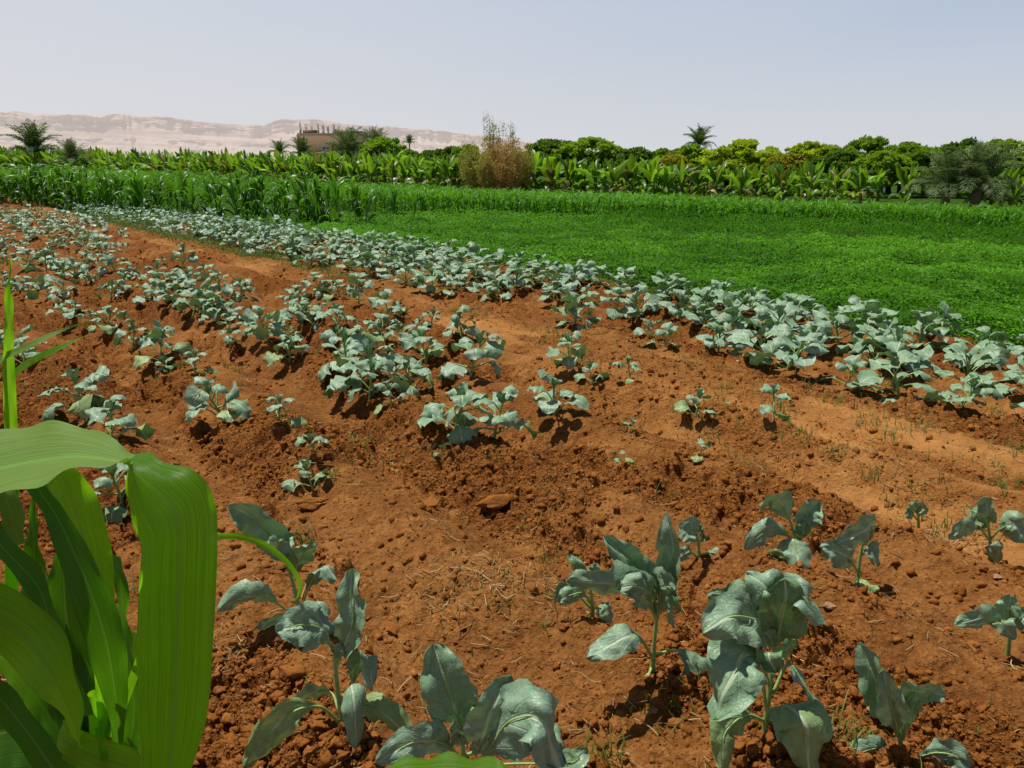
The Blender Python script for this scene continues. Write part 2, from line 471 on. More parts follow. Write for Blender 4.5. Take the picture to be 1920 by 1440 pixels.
# ------------------------------------------------------------------ brassica plants
def leaf_surface(mb, mid, hw, side, fold=.25, ruf=.10, seed=0, p=.25, ns=17, nj=9, stalk_r=.005, twist=0.0, tip=.85, tubek=5, crump=.12):
    """one leaf along the spine `mid`: bare stalk up to p, then a broad, waved blade"""
    rng = np.random.default_rng(seed)
    P = spline(mid, ns + 4)
    T = norm(np.gradient(P, axis=0))
    side = np.asarray(side, float)
    S = norm(side[None] - (T @ side)[:, None] * T)
    N = np.cross(T, S)
    s = np.linspace(0, 1, len(P))
    if twist:
        a = (twist * sstep(.2, 1, s))[:, None]
        S, N = S * np.cos(a) + N * np.sin(a), N * np.cos(a) - S * np.sin(a)
    b = np.clip((s - p) / (1 - p), 0, 1)
    prof = np.sin(np.pi * np.clip(b, 0, 1) ** tip) ** .54
    prof = prof * (.35 + .65 * sstep(0, .38, b)) + .004 / max(hw, .01)
    prof[b >= 1] = .02
    j = np.linspace(-1, 1, nj)
    B, J = np.meshgrid(b, j, indexing='ij')
    ph = rng.random(6) * 6.28
    fr = 2.2 + 1.6 * rng.random()
    edge = 1 + .065 * np.sin(B * 17 + ph[0] + (J > 0) * 2.1) * sstep(.02, .3, B) + .04 * np.sin(B * 39 + ph[1] + (J > 0) * 1.3)
    # deep notches near the base of the blade
    edge -= .38 * np.exp(-((B - .16 - .05 * np.sign(J)) / .045) ** 2) * (rng.random() < .35)
    W = hw * prof[:, None] * np.where(np.abs(J) > .99, edge, 1 + (edge - 1) * np.abs(J))
    fo = fold * (.7 + .5 * np.sin(B * 3.5 + ph[2]))
    off_s = W * J * np.cos(fo * np.abs(J) * 1.2)
    off_n = W * np.abs(J) * np.sin(fo * np.abs(J) * 1.2)
    off_n += ruf * hw * np.abs(J) ** 1.6 * (np.sin(B * 6.28 * fr + ph[3] + np.where(J > 0, 1.9, 0)) + .45 * np.sin(B * 6.28 * fr * 2.3 + ph[4])) * sstep(0, .2, B)
    off_n += .045 * hw * np.sin((B - .42 * np.abs(J)) * 6.28 * 6) * np.clip(np.abs(J) * 2, 0, 1) * sstep(0, .15, B)
    off_n += crump * hw * fbm(B * 4 + seed, J * 1.6 + seed * .37, seed % 97, 2) * sstep(.05, .3, B)
    V = P[:, None] + S[:, None] * off_s[..., None] + N[:, None] * off_n[..., None]
    k0 = max(0, int(np.searchsorted(s, p)) - 1)
    V = V[k0:]; Bc = B[k0:]; Jc = J[k0:]
    mb.add(V.reshape(-1, 3), grid_faces(V.shape[0], nj)[:, ::-1], np.stack([np.clip(Bc, .03, 1).ravel(), Jc.ravel()], 1))
    # stalk and midrib
    kk = max(4, int(len(P) * (p + (1 - p) * .82)))
    rad = stalk_r * (1.25 - 1.0 * np.linspace(0, 1, kk)) 
    TV, TF = tube(P[:kk] - N[:kk] * (stalk_r * .35), np.maximum(rad, .0012), tubek)
    mb.add(TV, TF, np.tile([-1.0, 0.0], (len(TV), 1)))

def single_leaf(mats, *a, **k):
    mb = MB(); leaf_surface(mb, *a, **k); return mb.mesh('leaf', mats)

def catleaf(base, az, e0, e1, length, rng, n=7):
    """spine that leaves the stem at elevation e0 and ends falling at e1"""
    t = np.linspace(0, 1, n); e = e0 + (e1 - e0) * sstep(.15, .95, t)
    az = az + rng.normal(0, .18) * t
    st = length / (n - 1)
    D = np.stack([np.cos(az) * np.cos(e), np.sin(az) * np.cos(e), np.sin(e)], 1) * st
    return np.concatenate([[base], base + np.cumsum(D[:-1], 0)])

def plant_spec(seed, h=.32, nleaf=8, wilt=.6, spread=1.0):
    rng = np.random.default_rng(seed)
    lean = rng.normal(0, .05, 2)
    st = spline([[0, 0, -.03], [lean[0] * .4, lean[1] * .4, h * .3], [lean[0], lean[1], h * .62]], 9)
    leaves = []
    az = rng.random() * 6.28
    for i in range(nleaf):
        f = (i + .5) / nleaf
        base = st[min(8, 2 + int(f * 6.4))]
        az += 2.4 + rng.normal(0, .3)
        L = h * (1.0 - .35 * f) * rng.uniform(.8, 1.12) * spread
        e0 = R(20) + f * R(52) + rng.normal(0, .25)
        e1 = -wilt * R(105) * (1.05 - .55 * f) + rng.normal(0, .42) + f * R(25) * (1 - wilt)
        mid = catleaf(base, az, e0, e1, L, rng)
        hw = L * rng.uniform(.24, .33)
        leaves.append(dict(mid=mid, hw=hw, side=(-math.sin(az), math.cos(az), 0), fold=rng.uniform(-.75, .2) if wilt > .4 else rng.uniform(-.35, .45),
                           ruf=rng.uniform(.08, .2), seed=int(rng.integers(1e6)), p=rng.uniform(.26, .42), tip=rng.uniform(.75, 1.05), stalk_r=.0055 * h / .32, twist=rng.normal(0, .6),
                           old=(f < .3 and rng.random() < .45)))
    # heart of small upright leaves
    for i in range(3):
        az += 2.2; L = h * rng.uniform(.28, .42)
        leaves.append(dict(mid=catleaf(st[-1], az, R(80), R(45), L, rng), hw=L * .24, side=(-math.sin(az), math.cos(az), 0), fold=.7, ruf=.12,
                           seed=int(rng.integers(1e6)), p=.15, stalk_r=.003, twist=.2, old=False))
    return st, leaves

def stem_mesh(st, r0):
    mb = MB(); V, F = tube(st, np.linspace(r0, r0 * .55, len(st)), 7); mb.add(V, F); return mb.mesh('stem', M['stem'])

def brassica_parts(seed, **k):
    st, lv = plant_spec(seed, **k)
    parts = [('stem', stem_mesh(st, .011 * k.get('h', .32) / .32))]
    for l in lv:
        l = dict(l); old = l.pop('old')
        parts.append(('leaf', single_leaf(M['yleaf'] if old else M['leaf'], ns=12, nj=7, tubek=4, **l)))
    return parts

def brassica_far(seed, ns=8, nj=5, **k):
    st, lv = plant_spec(seed, **k)
    mb = MB()
    for l in lv:
        l = dict(l); l.pop('old'); leaf_surface(mb, ns=ns, nj=nj, tubek=3, **l)
    return [('stem', stem_mesh(st, .011 * k.get('h', .32) / .32)), ('foliage', mb.mesh('foliage', M['leaf']))]

def spawn(parts, name, label, cat, loc, rz, sc, group=None, tilt=(0, 0)):
    t = thing(name, label, cat, loc, rz, sc, group, tilt)
    for pn, me in parts: link(pn, me, t)
    return t

# ---- the large plants nearest the camera, leaf by leaf
def hero(label, base_px, stem_px, leaves, stem_r=.010, group=None):
    """leaves: (spine [(u, v, towards-camera metres)...], width px, roll deg, fold, options)"""
    g = ground(*base_px); d0 = g[1]
    t = thing('broccoli_plant', label, 'broccoli plant', g, group=group)
    st = np.array([at(u, v, d0 - dz) for u, v, dz in stem_px]) - g
    st = np.concatenate([[[0, 0, -.04]], st]) if np.linalg.norm(st[0]) > .02 else st
    st = spline(st, 12)
    link('stem', stem_mesh(st, stem_r), t)
    mpp = m_per_px(d0)
    for k, (sp, wpx, roll, fold, opt) in enumerate(leaves):
        mid = np.array([at(u, v, d0 - dz) for u, v, dz in sp])
        opt = dict(opt); seed = opt.pop('seed', int(base_px[0]) * 7 + k * 13); old = opt.pop('old', False)
        # start the leaf stalk on the stem
        if opt.pop('join', True):
            q = mid[0] - g; i = np.argmin(np.linalg.norm(st - q, axis=1)); i = max(1, min(i, len(st) - 1))
            if np.linalg.norm(st[i] - q) > .012:
                mid = np.concatenate([[st[max(0, i - 1)] + g], mid])
        cdir = norm(mid.mean(0) - np.array([0, 0, CAM_H])); ch = norm(mid[-1] - mid[0])
        N0 = norm(-cdir + ch * (cdir @ ch)); S0 = np.cross(ch, N0)
        a = R(roll); side = -(S0 * math.cos(a) + N0 * math.sin(a))
        me = single_leaf(M['yleaf'] if old else M['leaf'], mid - g, wpx * .5 * mpp, side, fold=fold, seed=seed,
                         ruf=opt.get('ruf', .13) * 1.5, crump=.2, p=opt.get('p', .25), twist=opt.get('twist', 0), ns=26, nj=13, stalk_r=opt.get('sr', .0048), tip=max(.82, opt.get('tip', .85)))
        link('leaf', me, t)
    return t

HERO = [
 ('leggy wilting broccoli plant whose topmost leaf leans left beside the tall maize', (565, 1166), [(556, 1120, 0), (540, 1060, 0)], [
   ([(537, 1052, 0), (505, 1000, .02), (465, 968, .04), (428, 946, .05)], 62, 15, .15, dict(p=.12)),
   ([(545, 1062, 0), (530, 1030, -.03), (552, 1002, -.05)], 44, 40, .3, dict(p=.1)),
   ([(552, 1072, 0), (566, 1040, .02), (592, 1020, .03)], 52, 140, .3, dict(p=.1)),
   ([(538, 1060, 0), (520, 1032, .05), (505, 1012, .10)], 46, 20, -.3, dict(p=.1)),
   ([(546, 1150, 0), (505, 1123, .05), (465, 1117, .08), (409, 1146, .10)], 60, 35, -.5, dict(p=.36)),
   ([(564, 1150, 0), (580, 1096, .03), (606, 1062, .05), (629, 1090, .08)], 48, 120, -.4, dict(p=.35)),
   ([(548, 1158, 0), (515, 1165, .04), (474, 1184, .06)], 34, 60, -.3, dict(p=.3)),
   ([(575, 1160, 0), (588, 1140, .0), (600, 1160, .04), (628, 1186, .06)], 56, 25, -.5, dict(p=.15)),
 ]),
 ('tall broccoli plant with a long pale leaf sagging to the soil at its left', (646, 1384), [(634, 1300, 0), (626, 1228, 0)], [
   ([(628, 1222, 0), (596, 1176, .06), (560, 1172, .10), (517, 1184, .12)], 88, -15, -.35, dict(p=.14, ruf=.16)),
   ([(634, 1238, 0), (646, 1212, .02), (662, 1160, .02), (656, 1112, 0), (660, 1066, -.03)], 60, 20, .6, dict(p=.14, ruf=.22)),
   ([(655, 1300, 0), (668, 1246, .03), (690, 1228, .05), (697, 1296, .08)], 44, 130, -.5, dict(p=.3)),
   ([(652, 1320, 0), (660, 1288, .08), (664, 1330, .13), (668, 1402, .14)], 58, 5, -.5, dict(p=.14)),
   ([(640, 1356, 0), (592, 1324, .06), (548, 1336, .10), (502, 1380, .12), (456, 1440, .13)], 62, 25, -.45, dict(p=.28, old=True)),
   ([(634, 1330, 0), (620, 1300, -.04), (592, 1296, -.05), (548, 1324, -.04)], 40, 60, -.3, dict(p=.25)),
   ([(655, 1338, 0), (690, 1326, .05), (730, 1344, .08), (781, 1402, .10)], 58, -30, -.35, dict(p=.22, old=True)),
   ([(628, 1228, 0), (634, 1218, .02), (640, 1205, .02)], 24, 0, .8, dict(p=.1, join=False)),
 ]),
 ('squat broccoli plant with two upright cupped leaves at the lower edge of the picture', (876, 1452), [(868, 1410, 0), (866, 1360, 0)], [
   ([(866, 1370, 0), (850, 1320, .02), (832, 1270, .02), (812, 1206, -.02)], 104, 5, .2, dict(p=.06, tip=.8, ruf=.08)),
   ([(890, 1410, 0), (904, 1384, .05), (924, 1326, .06), (957, 1264, .03)], 82, -15, .3, dict(p=.12, ruf=.12)),
   ([(896, 1430, 0), (920, 1400, .08), (960, 1350, .14), (1006, 1345, .17), (1046, 1440, .20)], 128, -10, -.45, dict(p=.24, tip=.7)),
   ([(862, 1420, 0), (836, 1396, .06), (790, 1388, .10), (704, 1430, .12)], 70, 25, -.4, dict(p=.16)),
   ([(900, 1430, 0), (985, 1370, -.04), (1048, 1370, -.05), (1046, 1450, .02)], 62, 50, -.3, dict(p=.3)),
   ([(868, 1400, 0), (858, 1380, .05), (850, 1352, .06)], 40, 10, .6, dict(p=.1)),
   ([(905, 1440, 0), (1040, 1430, .05), (1080, 1425, .08), (1102, 1404, .06)], 44, 10, .2, dict(p=.6)),
   ([(874, 1360, 0), (882, 1335, -.04), (896, 1318, -.06)], 40, 150, .5, dict(p=.1)),
 ]),
 ('broccoli plant with one tall upright leaf standing over a ruffled leaf reaching left', (1223, 1258), [(1226, 1215, 0), (1232, 1150, 0)], [
   ([(1238, 1140, 0), (1254, 1085, .02), (1262, 1026, .02), (1250, 960, 0)], 66, 25, .5, dict(p=.16, ruf=.12)),
   ([(1228, 1140, 0), (1206, 1080, .0), (1172, 1045, .0), (1132, 1005, -.02)], 58, -20, .4, dict(p=.15)),
   ([(1222, 1145, 0), (1190, 1098, .08), (1135, 1092, .14), (1062, 1090, .16)], 62, 20, -.35, dict(p=.14, ruf=.22)),
   ([(1226, 1150, 0), (1212, 1110, .10), (1188, 1098, .14), (1158, 1104, .15)], 60, -10, -.5, dict(p=.12, ruf=.2)),
   ([(1234, 1140, 0), (1246, 1100, .08), (1260, 1108, .13), (1272, 1148, .15)], 72, 0, -.5, dict(p=.14)),
   ([(1236, 1150, 0), (1256, 1120, -.02), (1264, 1178, .02)], 40, 60, -.4, dict(p=.2)),
   ([(1222, 1228, 0), (1190, 1190, .06), (1148, 1208, .10), (1100, 1234, .12)], 56, -20, -.2, dict(p=.22)),
   ([(1228, 1226, 0), (1272, 1220, .02), (1306, 1256, .05), (1344, 1312, .07)], 58, 25, .15, dict(p=.3)),
   ([(1222, 1250, 0), (1212, 1280, .05), (1205, 1322, .07)], 34, 0, -.2, dict(p=.2, old=True)),
   ([(1232, 1140, 0), (1222, 1110, .0), (1236, 1080, -.02)], 36, 100, .6, dict(p=.1)),
 ]),
 ('largest broccoli plant, its broad drooping leaves making a dark tent of shade below', (1432, 1392), [(1440, 1320, 0), (1452, 1215, 0)], [
   ([(1450, 1210, 0), (1410, 1160, .08), (1365, 1158, .12), (1318, 1188, .14)], 104, -15, -.2, dict(p=.1, tip=.75, ruf=.16)),
   ([(1450, 1200, 0), (1415, 1135, .0), (1372, 1122, .0), (1326, 1116, .0)], 74, 15, -.2, dict(p=.12, ruf=.15)),
   ([(1455, 1205, 0), (1452, 1130, .04), (1430, 1095, .05), (1398, 1074, .02)], 96, -25, -.15, dict(p=.16, tip=.75)),
   ([(1456, 1210, 0), (1464, 1160, .07), (1474, 1110, .09), (1470, 1085, .08)], 100, 170, -.15, dict(p=.06, tip=.8, ruf=.08)),
   ([(1460, 1200, 0), (1478, 1110, .05), (1506, 1118, .10), (1542, 1172, .12)], 64, 30, -.4, dict(p=.2, ruf=.2)),
   ([(1438, 1330, 0), (1424, 1250, .08), (1400, 1226, .14), (1372, 1272, .18), (1342, 1348, .20)], 122, -10, -.5, dict(p=.26, tip=.72, ruf=.14)),
   ([(1446, 1300, 0), (1432, 1240, .08), (1440, 1228, .13), (1456, 1262, .15)], 66, 10, -.4, dict(p=.3)),
   ([(1448, 1300, 0), (1480, 1244, -.02), (1512, 1290, .02), (1562, 1368, .05)], 54, 60, -.4, dict(p=.22)),
   ([(1442, 1350, 0), (1470, 1326, .10), (1506, 1352, .16), (1516, 1450, .18)], 104, 10, -.2, dict(p=.2, old=True, tip=.7)),
   ([(1432, 1350, 0), (1396, 1342, .06), (1362, 1372, .10), (1354, 1446, .12)], 64, 30, -.4, dict(p=.18, old=True)),
   ([(1450, 1215, 0), (1440, 1190, .04), (1430, 1178, .05)], 40, 0, .6, dict(p=.1)),
   ([(1452, 1240, 0), (1478, 1212, -.04), (1498, 1208, -.05)], 44, 120, .2, dict(p=.2)),
 ]),
 ('thin broccoli plant with a pointed folded leaf beside the largest one', (1694, 1452), [(1690, 1410, 0), (1686, 1365, 0)], [
   ([(1682, 1380, 0), (1668, 1330, .04), (1640, 1272, .04), (1613, 1203, .0)], 66, 25, .45, dict(p=.12)),
   ([(1684, 1375, 0), (1676, 1340, .09), (1666, 1300, .10), (1656, 1254, .09)], 60, 0, .35, dict(p=.12)),
   ([(1692, 1385, 0), (1706, 1340, .04), (1714, 1310, .04), (1708, 1278, .02)], 54, 150, .3, dict(p=.1)),
   ([(1694, 1380, 0), (1712, 1300, .06), (1740, 1296, .10), (1774, 1306, .12)], 52, -20, .1, dict(p=.35)),
   ([(1692, 1436, 0), (1658, 1404, .06), (1620, 1410, .09), (1570, 1446, .10)], 50, 25, -.5, dict(p=.3)),
   ([(1698, 1438, 0), (1755, 1412, .04), (1790, 1418, .06), (1820, 1446, .08)], 54, -25, -.3, dict(p=.36)),
 ]),
 ('broccoli plant behind the largest one, a limp leaf hanging down its front', (1497, 1062), [(1496, 1030, 0), (1494, 1000, 0)], [
   ([(1490, 1004, 0), (1476, 965, .04), (1456, 938, .06), (1424, 948, .08)], 46, 20, -.2, dict(p=.3)),
   ([(1498, 1010, 0), (1508, 985, .02), (1516, 962, .02), (1536, 940, .0)], 52, -20, .35, dict(p=.2)),
   ([(1490, 1018, 0), (1462, 992, .06), (1438, 996, .10), (1396, 1030, .12)], 46, 15, -.5, dict(p=.24)),
   ([(1494, 1020, 0), (1486, 1012, .12), (1496, 1048, .18), (1492, 1098, .20)], 56, 0, -.4, dict(p=.1)),
   ([(1500, 1010, 0), (1506, 996, .05), (1510, 976, .05)], 34, 150, .4, dict(p=.1)),
   ([(1494, 1050, 0), (1462, 1046, .05), (1440, 1056, .09), (1418, 1076, .10)], 38, 10, -.3, dict(p=.2, old=True)),
 ]),
 ('broccoli plant with a yellowing lowest leaf resting on the soil in front', (1608, 1090), [(1612, 1050, 0), (1618, 1015, 0)], [
   ([(1620, 1020, 0), (1634, 985, .06), (1606, 1002, .10), (1566, 1020, .12)], 52, 25, -.3, dict(p=.15)),
   ([(1620, 1020, 0), (1634, 1004, .02), (1640, 984, .01)], 34, 100, .3, dict(p=.12)),
   ([(1616, 1040, 0), (1634, 1020, .04), (1646, 1062, .08)], 36, 20, -.5, dict(p=.2)),
   ([(1608, 1070, 0), (1590, 1046, .08), (1564, 1032, .12), (1538, 1026, .12)], 54, -15, -.25, dict(p=.16)),
   ([(1608, 1082, 0), (1616, 1098, .08), (1628, 1124, .12), (1640, 1154, .12)], 52, 0, -.2, dict(p=.1, old=True)),
 ]),
 ('broccoli plant at the right edge with one leaf turned out to each side', (1858, 1046), [(1856, 1010, 0), (1852, 980, 0)], [
   ([(1853, 990, 0), (1838, 968, .02), (1816, 956, .0)], 48, 120, .2, dict(p=.12)),
   ([(1853, 985, 0), (1852, 960, .04), (1846, 930, .03)], 36, 10, .4, dict(p=.12)),
   ([(1854, 1010, 0), (1832, 988, .06), (1810, 990, .09), (1778, 1010, .10)], 34, 15, -.4, dict(p=.3)),
   ([(1858, 1010, 0), (1876, 992, .05), (1898, 985, .08), (1922, 1018, .10)], 54, -20, -.4, dict(p=.3)),
   ([(1857, 1030, 0), (1862, 1020, .08), (1872, 1056, .10)], 28, 0, -.2, dict(p=.2)),
 ]),
 ('broccoli plant cut by the right frame edge, one small round leaf upright', (1890, 1232), [(1892, 1200, 0), (1894, 1172, 0)], [
   ([(1894, 1176, 0), (1890, 1146, .03), (1897, 1114, .02)], 46, 10, .3, dict(p=.15)),
   ([(1892, 1184, 0), (1870, 1156, .06), (1838, 1158, .09), (1792, 1172, .10)], 40, 15, -.3, dict(p=.22)),
   ([(1894, 1180, 0), (1910, 1165, .04), (1940, 1150, .04)], 46, -15, .2, dict(p=.2)),
   ([(1892, 1180, 0), (1880, 1166, .10), (1900, 1200, .12)], 40, 0, -.3, dict(p=.12)),
 ]),
 ('small limp broccoli plant just left of the one with a tall upright leaf', (1112, 1158), [(1110, 1130, 0), (1106, 1095, 0)], [
   ([(1106, 1098, 0), (1094, 1062, .02), (1066, 1040, .02)], 36, 120, .4, dict(p=.2)),
   ([(1108, 1130, 0), (1092, 1112, .04), (1070, 1116, .06), (1046, 1128, .07)], 40, 10, -.4, dict(p=.24)),
   ([(1112, 1140, 0), (1128, 1140, .05), (1146, 1166, .06)], 30, 0, -.2, dict(p=.2)),
   ([(1108, 1140, 0), (1060, 1100, .02), (1040, 1130, .04)], 22, 20, -.3, dict(p=.5)),
   ([(1106, 1098, 0), (1114, 1076, .0), (1118, 1056, .0)], 24, 20, .4, dict(p=.12)),
 ]),
 ('little broccoli plant with a single wide leaf leaning left behind the tall upright leaf', (1311, 1052), [(1310, 1030, 0), (1310, 1010, 0)], [
   ([(1309, 1020, 0), (1304, 996, .05), (1294, 992, .08), (1280, 1016, .10)], 48, 0, -.4, dict(p=.12)),
   ([(1311, 1016, 0), (1318, 1000, .02), (1312, 982, .0)], 28, 60, .3, dict(p=.12)),
   ([(1312, 1040, 0), (1336, 1036, .03), (1360, 1048, .05)], 24, 10, -.3, dict(p=.3)),
   ([(1310, 1044, 0), (1290, 1034, .03), (1268, 1050, .04)], 24, 10, -.3, dict(p=.3)),
 ]),
 ('tiny broccoli seedling in dry straw near the right edge', (1724, 994), [(1722, 975, 0), (1721, 960, 0)], [
   ([(1721, 966, 0), (1714, 952, .03), (1704, 948, .04)], 26, 0, -.3, dict(p=.2)),
   ([(1722, 966, 0), (1728, 954, .03), (1732, 966, .05)], 22, 10, -.3, dict(p=.2)),
   ([(1720, 974, 0), (1708, 964, .03), (1698, 970, .04)], 18, 0, -.3, dict(p=.3)),
   ([(1721, 962, 0), (1722, 946, .0), (1719, 938, .0)], 16, 30, .3, dict(p=.2)),
 ]),
]
for lab, b, s_, l in HERO:
    hero(lab, b, s_, l)

# ---- the other plants on the near bed, at the spots where they grow
MID = {  # size class -> parts variants
 'L': [brassica_parts(100 + k, h=.39, nleaf=9, wilt=.75) for k in range(3)],
 'M': [brassica_parts(200 + k, h=.34, nleaf=8, wilt=.75) for k in range(5)],
 'S': [brassica_parts(300 + k, h=.22, nleaf=5, wilt=.7) for k in range(3)],
 'T': [brassica_parts(400 + k, h=.13, nleaf=3, wilt=.6) for k in range(2)],
}
near_named = [
 (157, 785, 'L', 'full broccoli plant with a rolled upright leaf, above the bend of the big maize leaf'),
 (208, 835, 'M', 'broccoli plant with one leaf stood on edge, just above the big maize leaf'),
 (48, 700, 'M', 'broccoli plant crossed by the two thin maize blades near the left edge'),
 (20, 690, 'M', 'broccoli plant behind the upright maize blade at the left edge'),
 (232, 950, 'M', 'broccoli plant half hidden between the hanging and the rising maize leaf'),
 (424, 795, 'L', 'lone bushy broccoli plant casting shade, upper left of the bare soil'),
 (524, 810, 'S', 'small flat broccoli plant right of the lone bushy one'),
 (590, 862, 'S', 'thin upright broccoli seedling standing above the stone'),
 (588, 918, 'S', 'pale broccoli seedling with curled leaves next to the stone'),
 (833, 882, 'T', 'tiny three-leaved broccoli seedling alone below the leafy clump'),
 (852, 816, 'L', 'tall broccoli plant with one upright leaf at the near end of its row'),
 (925, 836, 'M', 'upright narrow broccoli plant with one leaf trailing on the soil'),
 (775, 745, 'L', 'broad-leaved broccoli plant second from the near end of its row'),
 (673, 740, 'L', 'broad broccoli plant with leaves spilling down the ridge side'),
 (692, 770, 'M', 'low broccoli plant with narrow hanging leaves below the broad one'),
 (735, 762, 'S', 'small broccoli plant with one pale round leaf between two broad ones'),
 (880, 722, 'L', 'dark-hearted broccoli plant with raised leaves, facing the bare ridge'),
 (1041, 772, 'M', 'leaning broccoli plant on open soil with one leaf drooped to the ground'),
 (1180, 752, 'S', 'limp broccoli plant whose leaves hang straight down on the bare ridge'),
 (1066, 696, 'M', 'broccoli plant with spread leaves beside a grass tuft on the ridge'),
 (1112, 714, 'S', 'smaller broccoli plant right of the grass tuft on the ridge'),
 (1174, 816, 'T', 'tiny upright broccoli seedling in the middle of the bare soil'),
 (1180, 880, 'T', 'tiny broccoli seedling with two bluish leaves below the upright one'),
 (1304, 772, 'S', 'small broccoli plant in shade at the edge of the sandy strip'),
 (1352, 774, 'T', 'tiny broccoli seedling touching the small plant by the sandy strip'),
 (1446, 838, 'S', 'lone small broccoli plant with an upright leaf on the sandy slope'),
 (1297, 862, 'T', 'tiny star-shaped broccoli seedling on the bare sandy slope'),
 (917, 652, 'S', 'pale small broccoli plant where the ridge meets the sandy strip'),
 (868, 636, 'M', 'broccoli plant leaning over at the sandy strip, drooping to the right'),
]
rng = np.random.default_rng(77)
for i, (u, v, c, lab) in enumerate(near_named):
    vs = MID[c]; g = ground(u, v)
    spawn(vs[i % len(vs)], 'broccoli_plant', lab, 'broccoli plant', g - [0, 0, .01], rng.random() * 6.28, rng.uniform(.8, .98), 'broccoli plants on the near bed', (rng.normal(0, .08), rng.normal(0, .08)))

mid_rows = [  # each row of the near bed further back, from its left end to its right
 ('lowest leafy row left of the bare soil', [(130, 612, 'M'), (178, 616, 'S'), (204, 634, 'M'), (250, 658, 'M'), (300, 692, 'M'), (318, 712, 'S'), (365, 712, 'S')]),
 ('second leafy row from below at left', [(12, 545, 'M'), (58, 552, 'M'), (96, 560, 'M'), (121, 572, 'M'), (140, 600, 'S'), (432, 668, 'S'), (470, 640, 'S'), (505, 662, 'L'), (545, 690, 'M'), (566, 688, 'S')]),
 ('thick leafy row curving across the left', [(14, 498, 'M'), (50, 505, 'M'), (88, 515, 'L'), (122, 524, 'M'), (164, 538, 'M'), (205, 548, 'L'), (240, 556, 'M'), (281, 572, 'L'), (332, 592, 'M'), (362, 610, 'L'), (408, 615, 'M'), (430, 618, 'S'), (456, 575, 'M')]),
 ('row above the thick one at left', [(10, 470, 'M'), (47, 480, 'M'), (84, 495, 'M'), (109, 498, 'M'), (166, 508, 'L'), (219, 515, 'L'), (246, 525, 'M'), (290, 535, 'M'), (330, 548, 'M'), (365, 556, 'L'), (398, 570, 'M'), (436, 560, 'S')]),
 ('row hugging the sandy strip', [(20, 447, 'M'), (50, 452, 'S'), (87, 442, 'M'), (120, 468, 'M'), (160, 508, 'S'), (146, 452, 'M'), (182, 464, 'S'), (306, 490, 'S'), (343, 500, 'T'), (463, 534, 'T'), (386, 520, 'M'), (344, 522, 'M'), (412, 545, 'L'), (455, 560, 'S')]),
 ('middle row leading down to the leafy clump', [(545, 585, 'M'), (554, 606, 'M'), (591, 636, 'M'), (633, 636, 'L'), (657, 670, 'L'), (706, 658, 'M'), (757, 676, 'M'), (800, 680, 'M'), (650, 700, 'L'), (735, 700, 'M')]),
 ('short middle row under the sandy strip', [(605, 572, 'M'), (622, 578, 'S'), (640, 582, 'M'), (673, 592, 'M'), (728, 618, 'M'), (782, 636, 'S'), (808, 636, 'S')]),
]
ORD = 'first second third fourth fifth sixth seventh eighth ninth tenth eleventh twelfth thirteenth fourteenth fifteenth sixteenth seventeenth eighteenth nineteenth twentieth twenty-first twenty-second twenty-third twenty-fourth twenty-fifth twenty-sixth twenty-seventh twenty-eighth twenty-ninth thirtieth'.split()
SZ = {'L': 'large', 'M': 'medium', 'S': 'small', 'T': 'tiny'}
for rn, pts in mid_rows:
    pts = sorted(pts)
    if rn.startswith(('thick', 'second', 'row above', 'row hugging', 'middle')):      # crowded rows: companions between the larger plants
        for (u0, v0, _), (u1, v1, _) in list(zip(pts, pts[1:])):
            if 14 < abs(u1 - u0) < 60 and rng.random() < .45: pts.append(((u0 + u1) / 2 + rng.normal(0, 5), (v0 + v1) / 2 + rng.normal(0, 7), 'MS'[int(rng.random() < .4)]))
        pts = sorted(pts)
    for i, (u, v, c) in enumerate(pts):
        vs = MID[c]; g = ground(u, v)
        lab = f"{ORD[i]} broccoli plant from the left in the {rn}"
        spawn(vs[int(rng.integers(len(vs)))], 'broccoli_plant', lab, 'broccoli plant', g - [0, 0, .01], rng.random() * 6.28, rng.uniform(.74, 1.0), 'broccoli plants on the near bed', (rng.normal(0, .1), rng.normal(0, .1)))

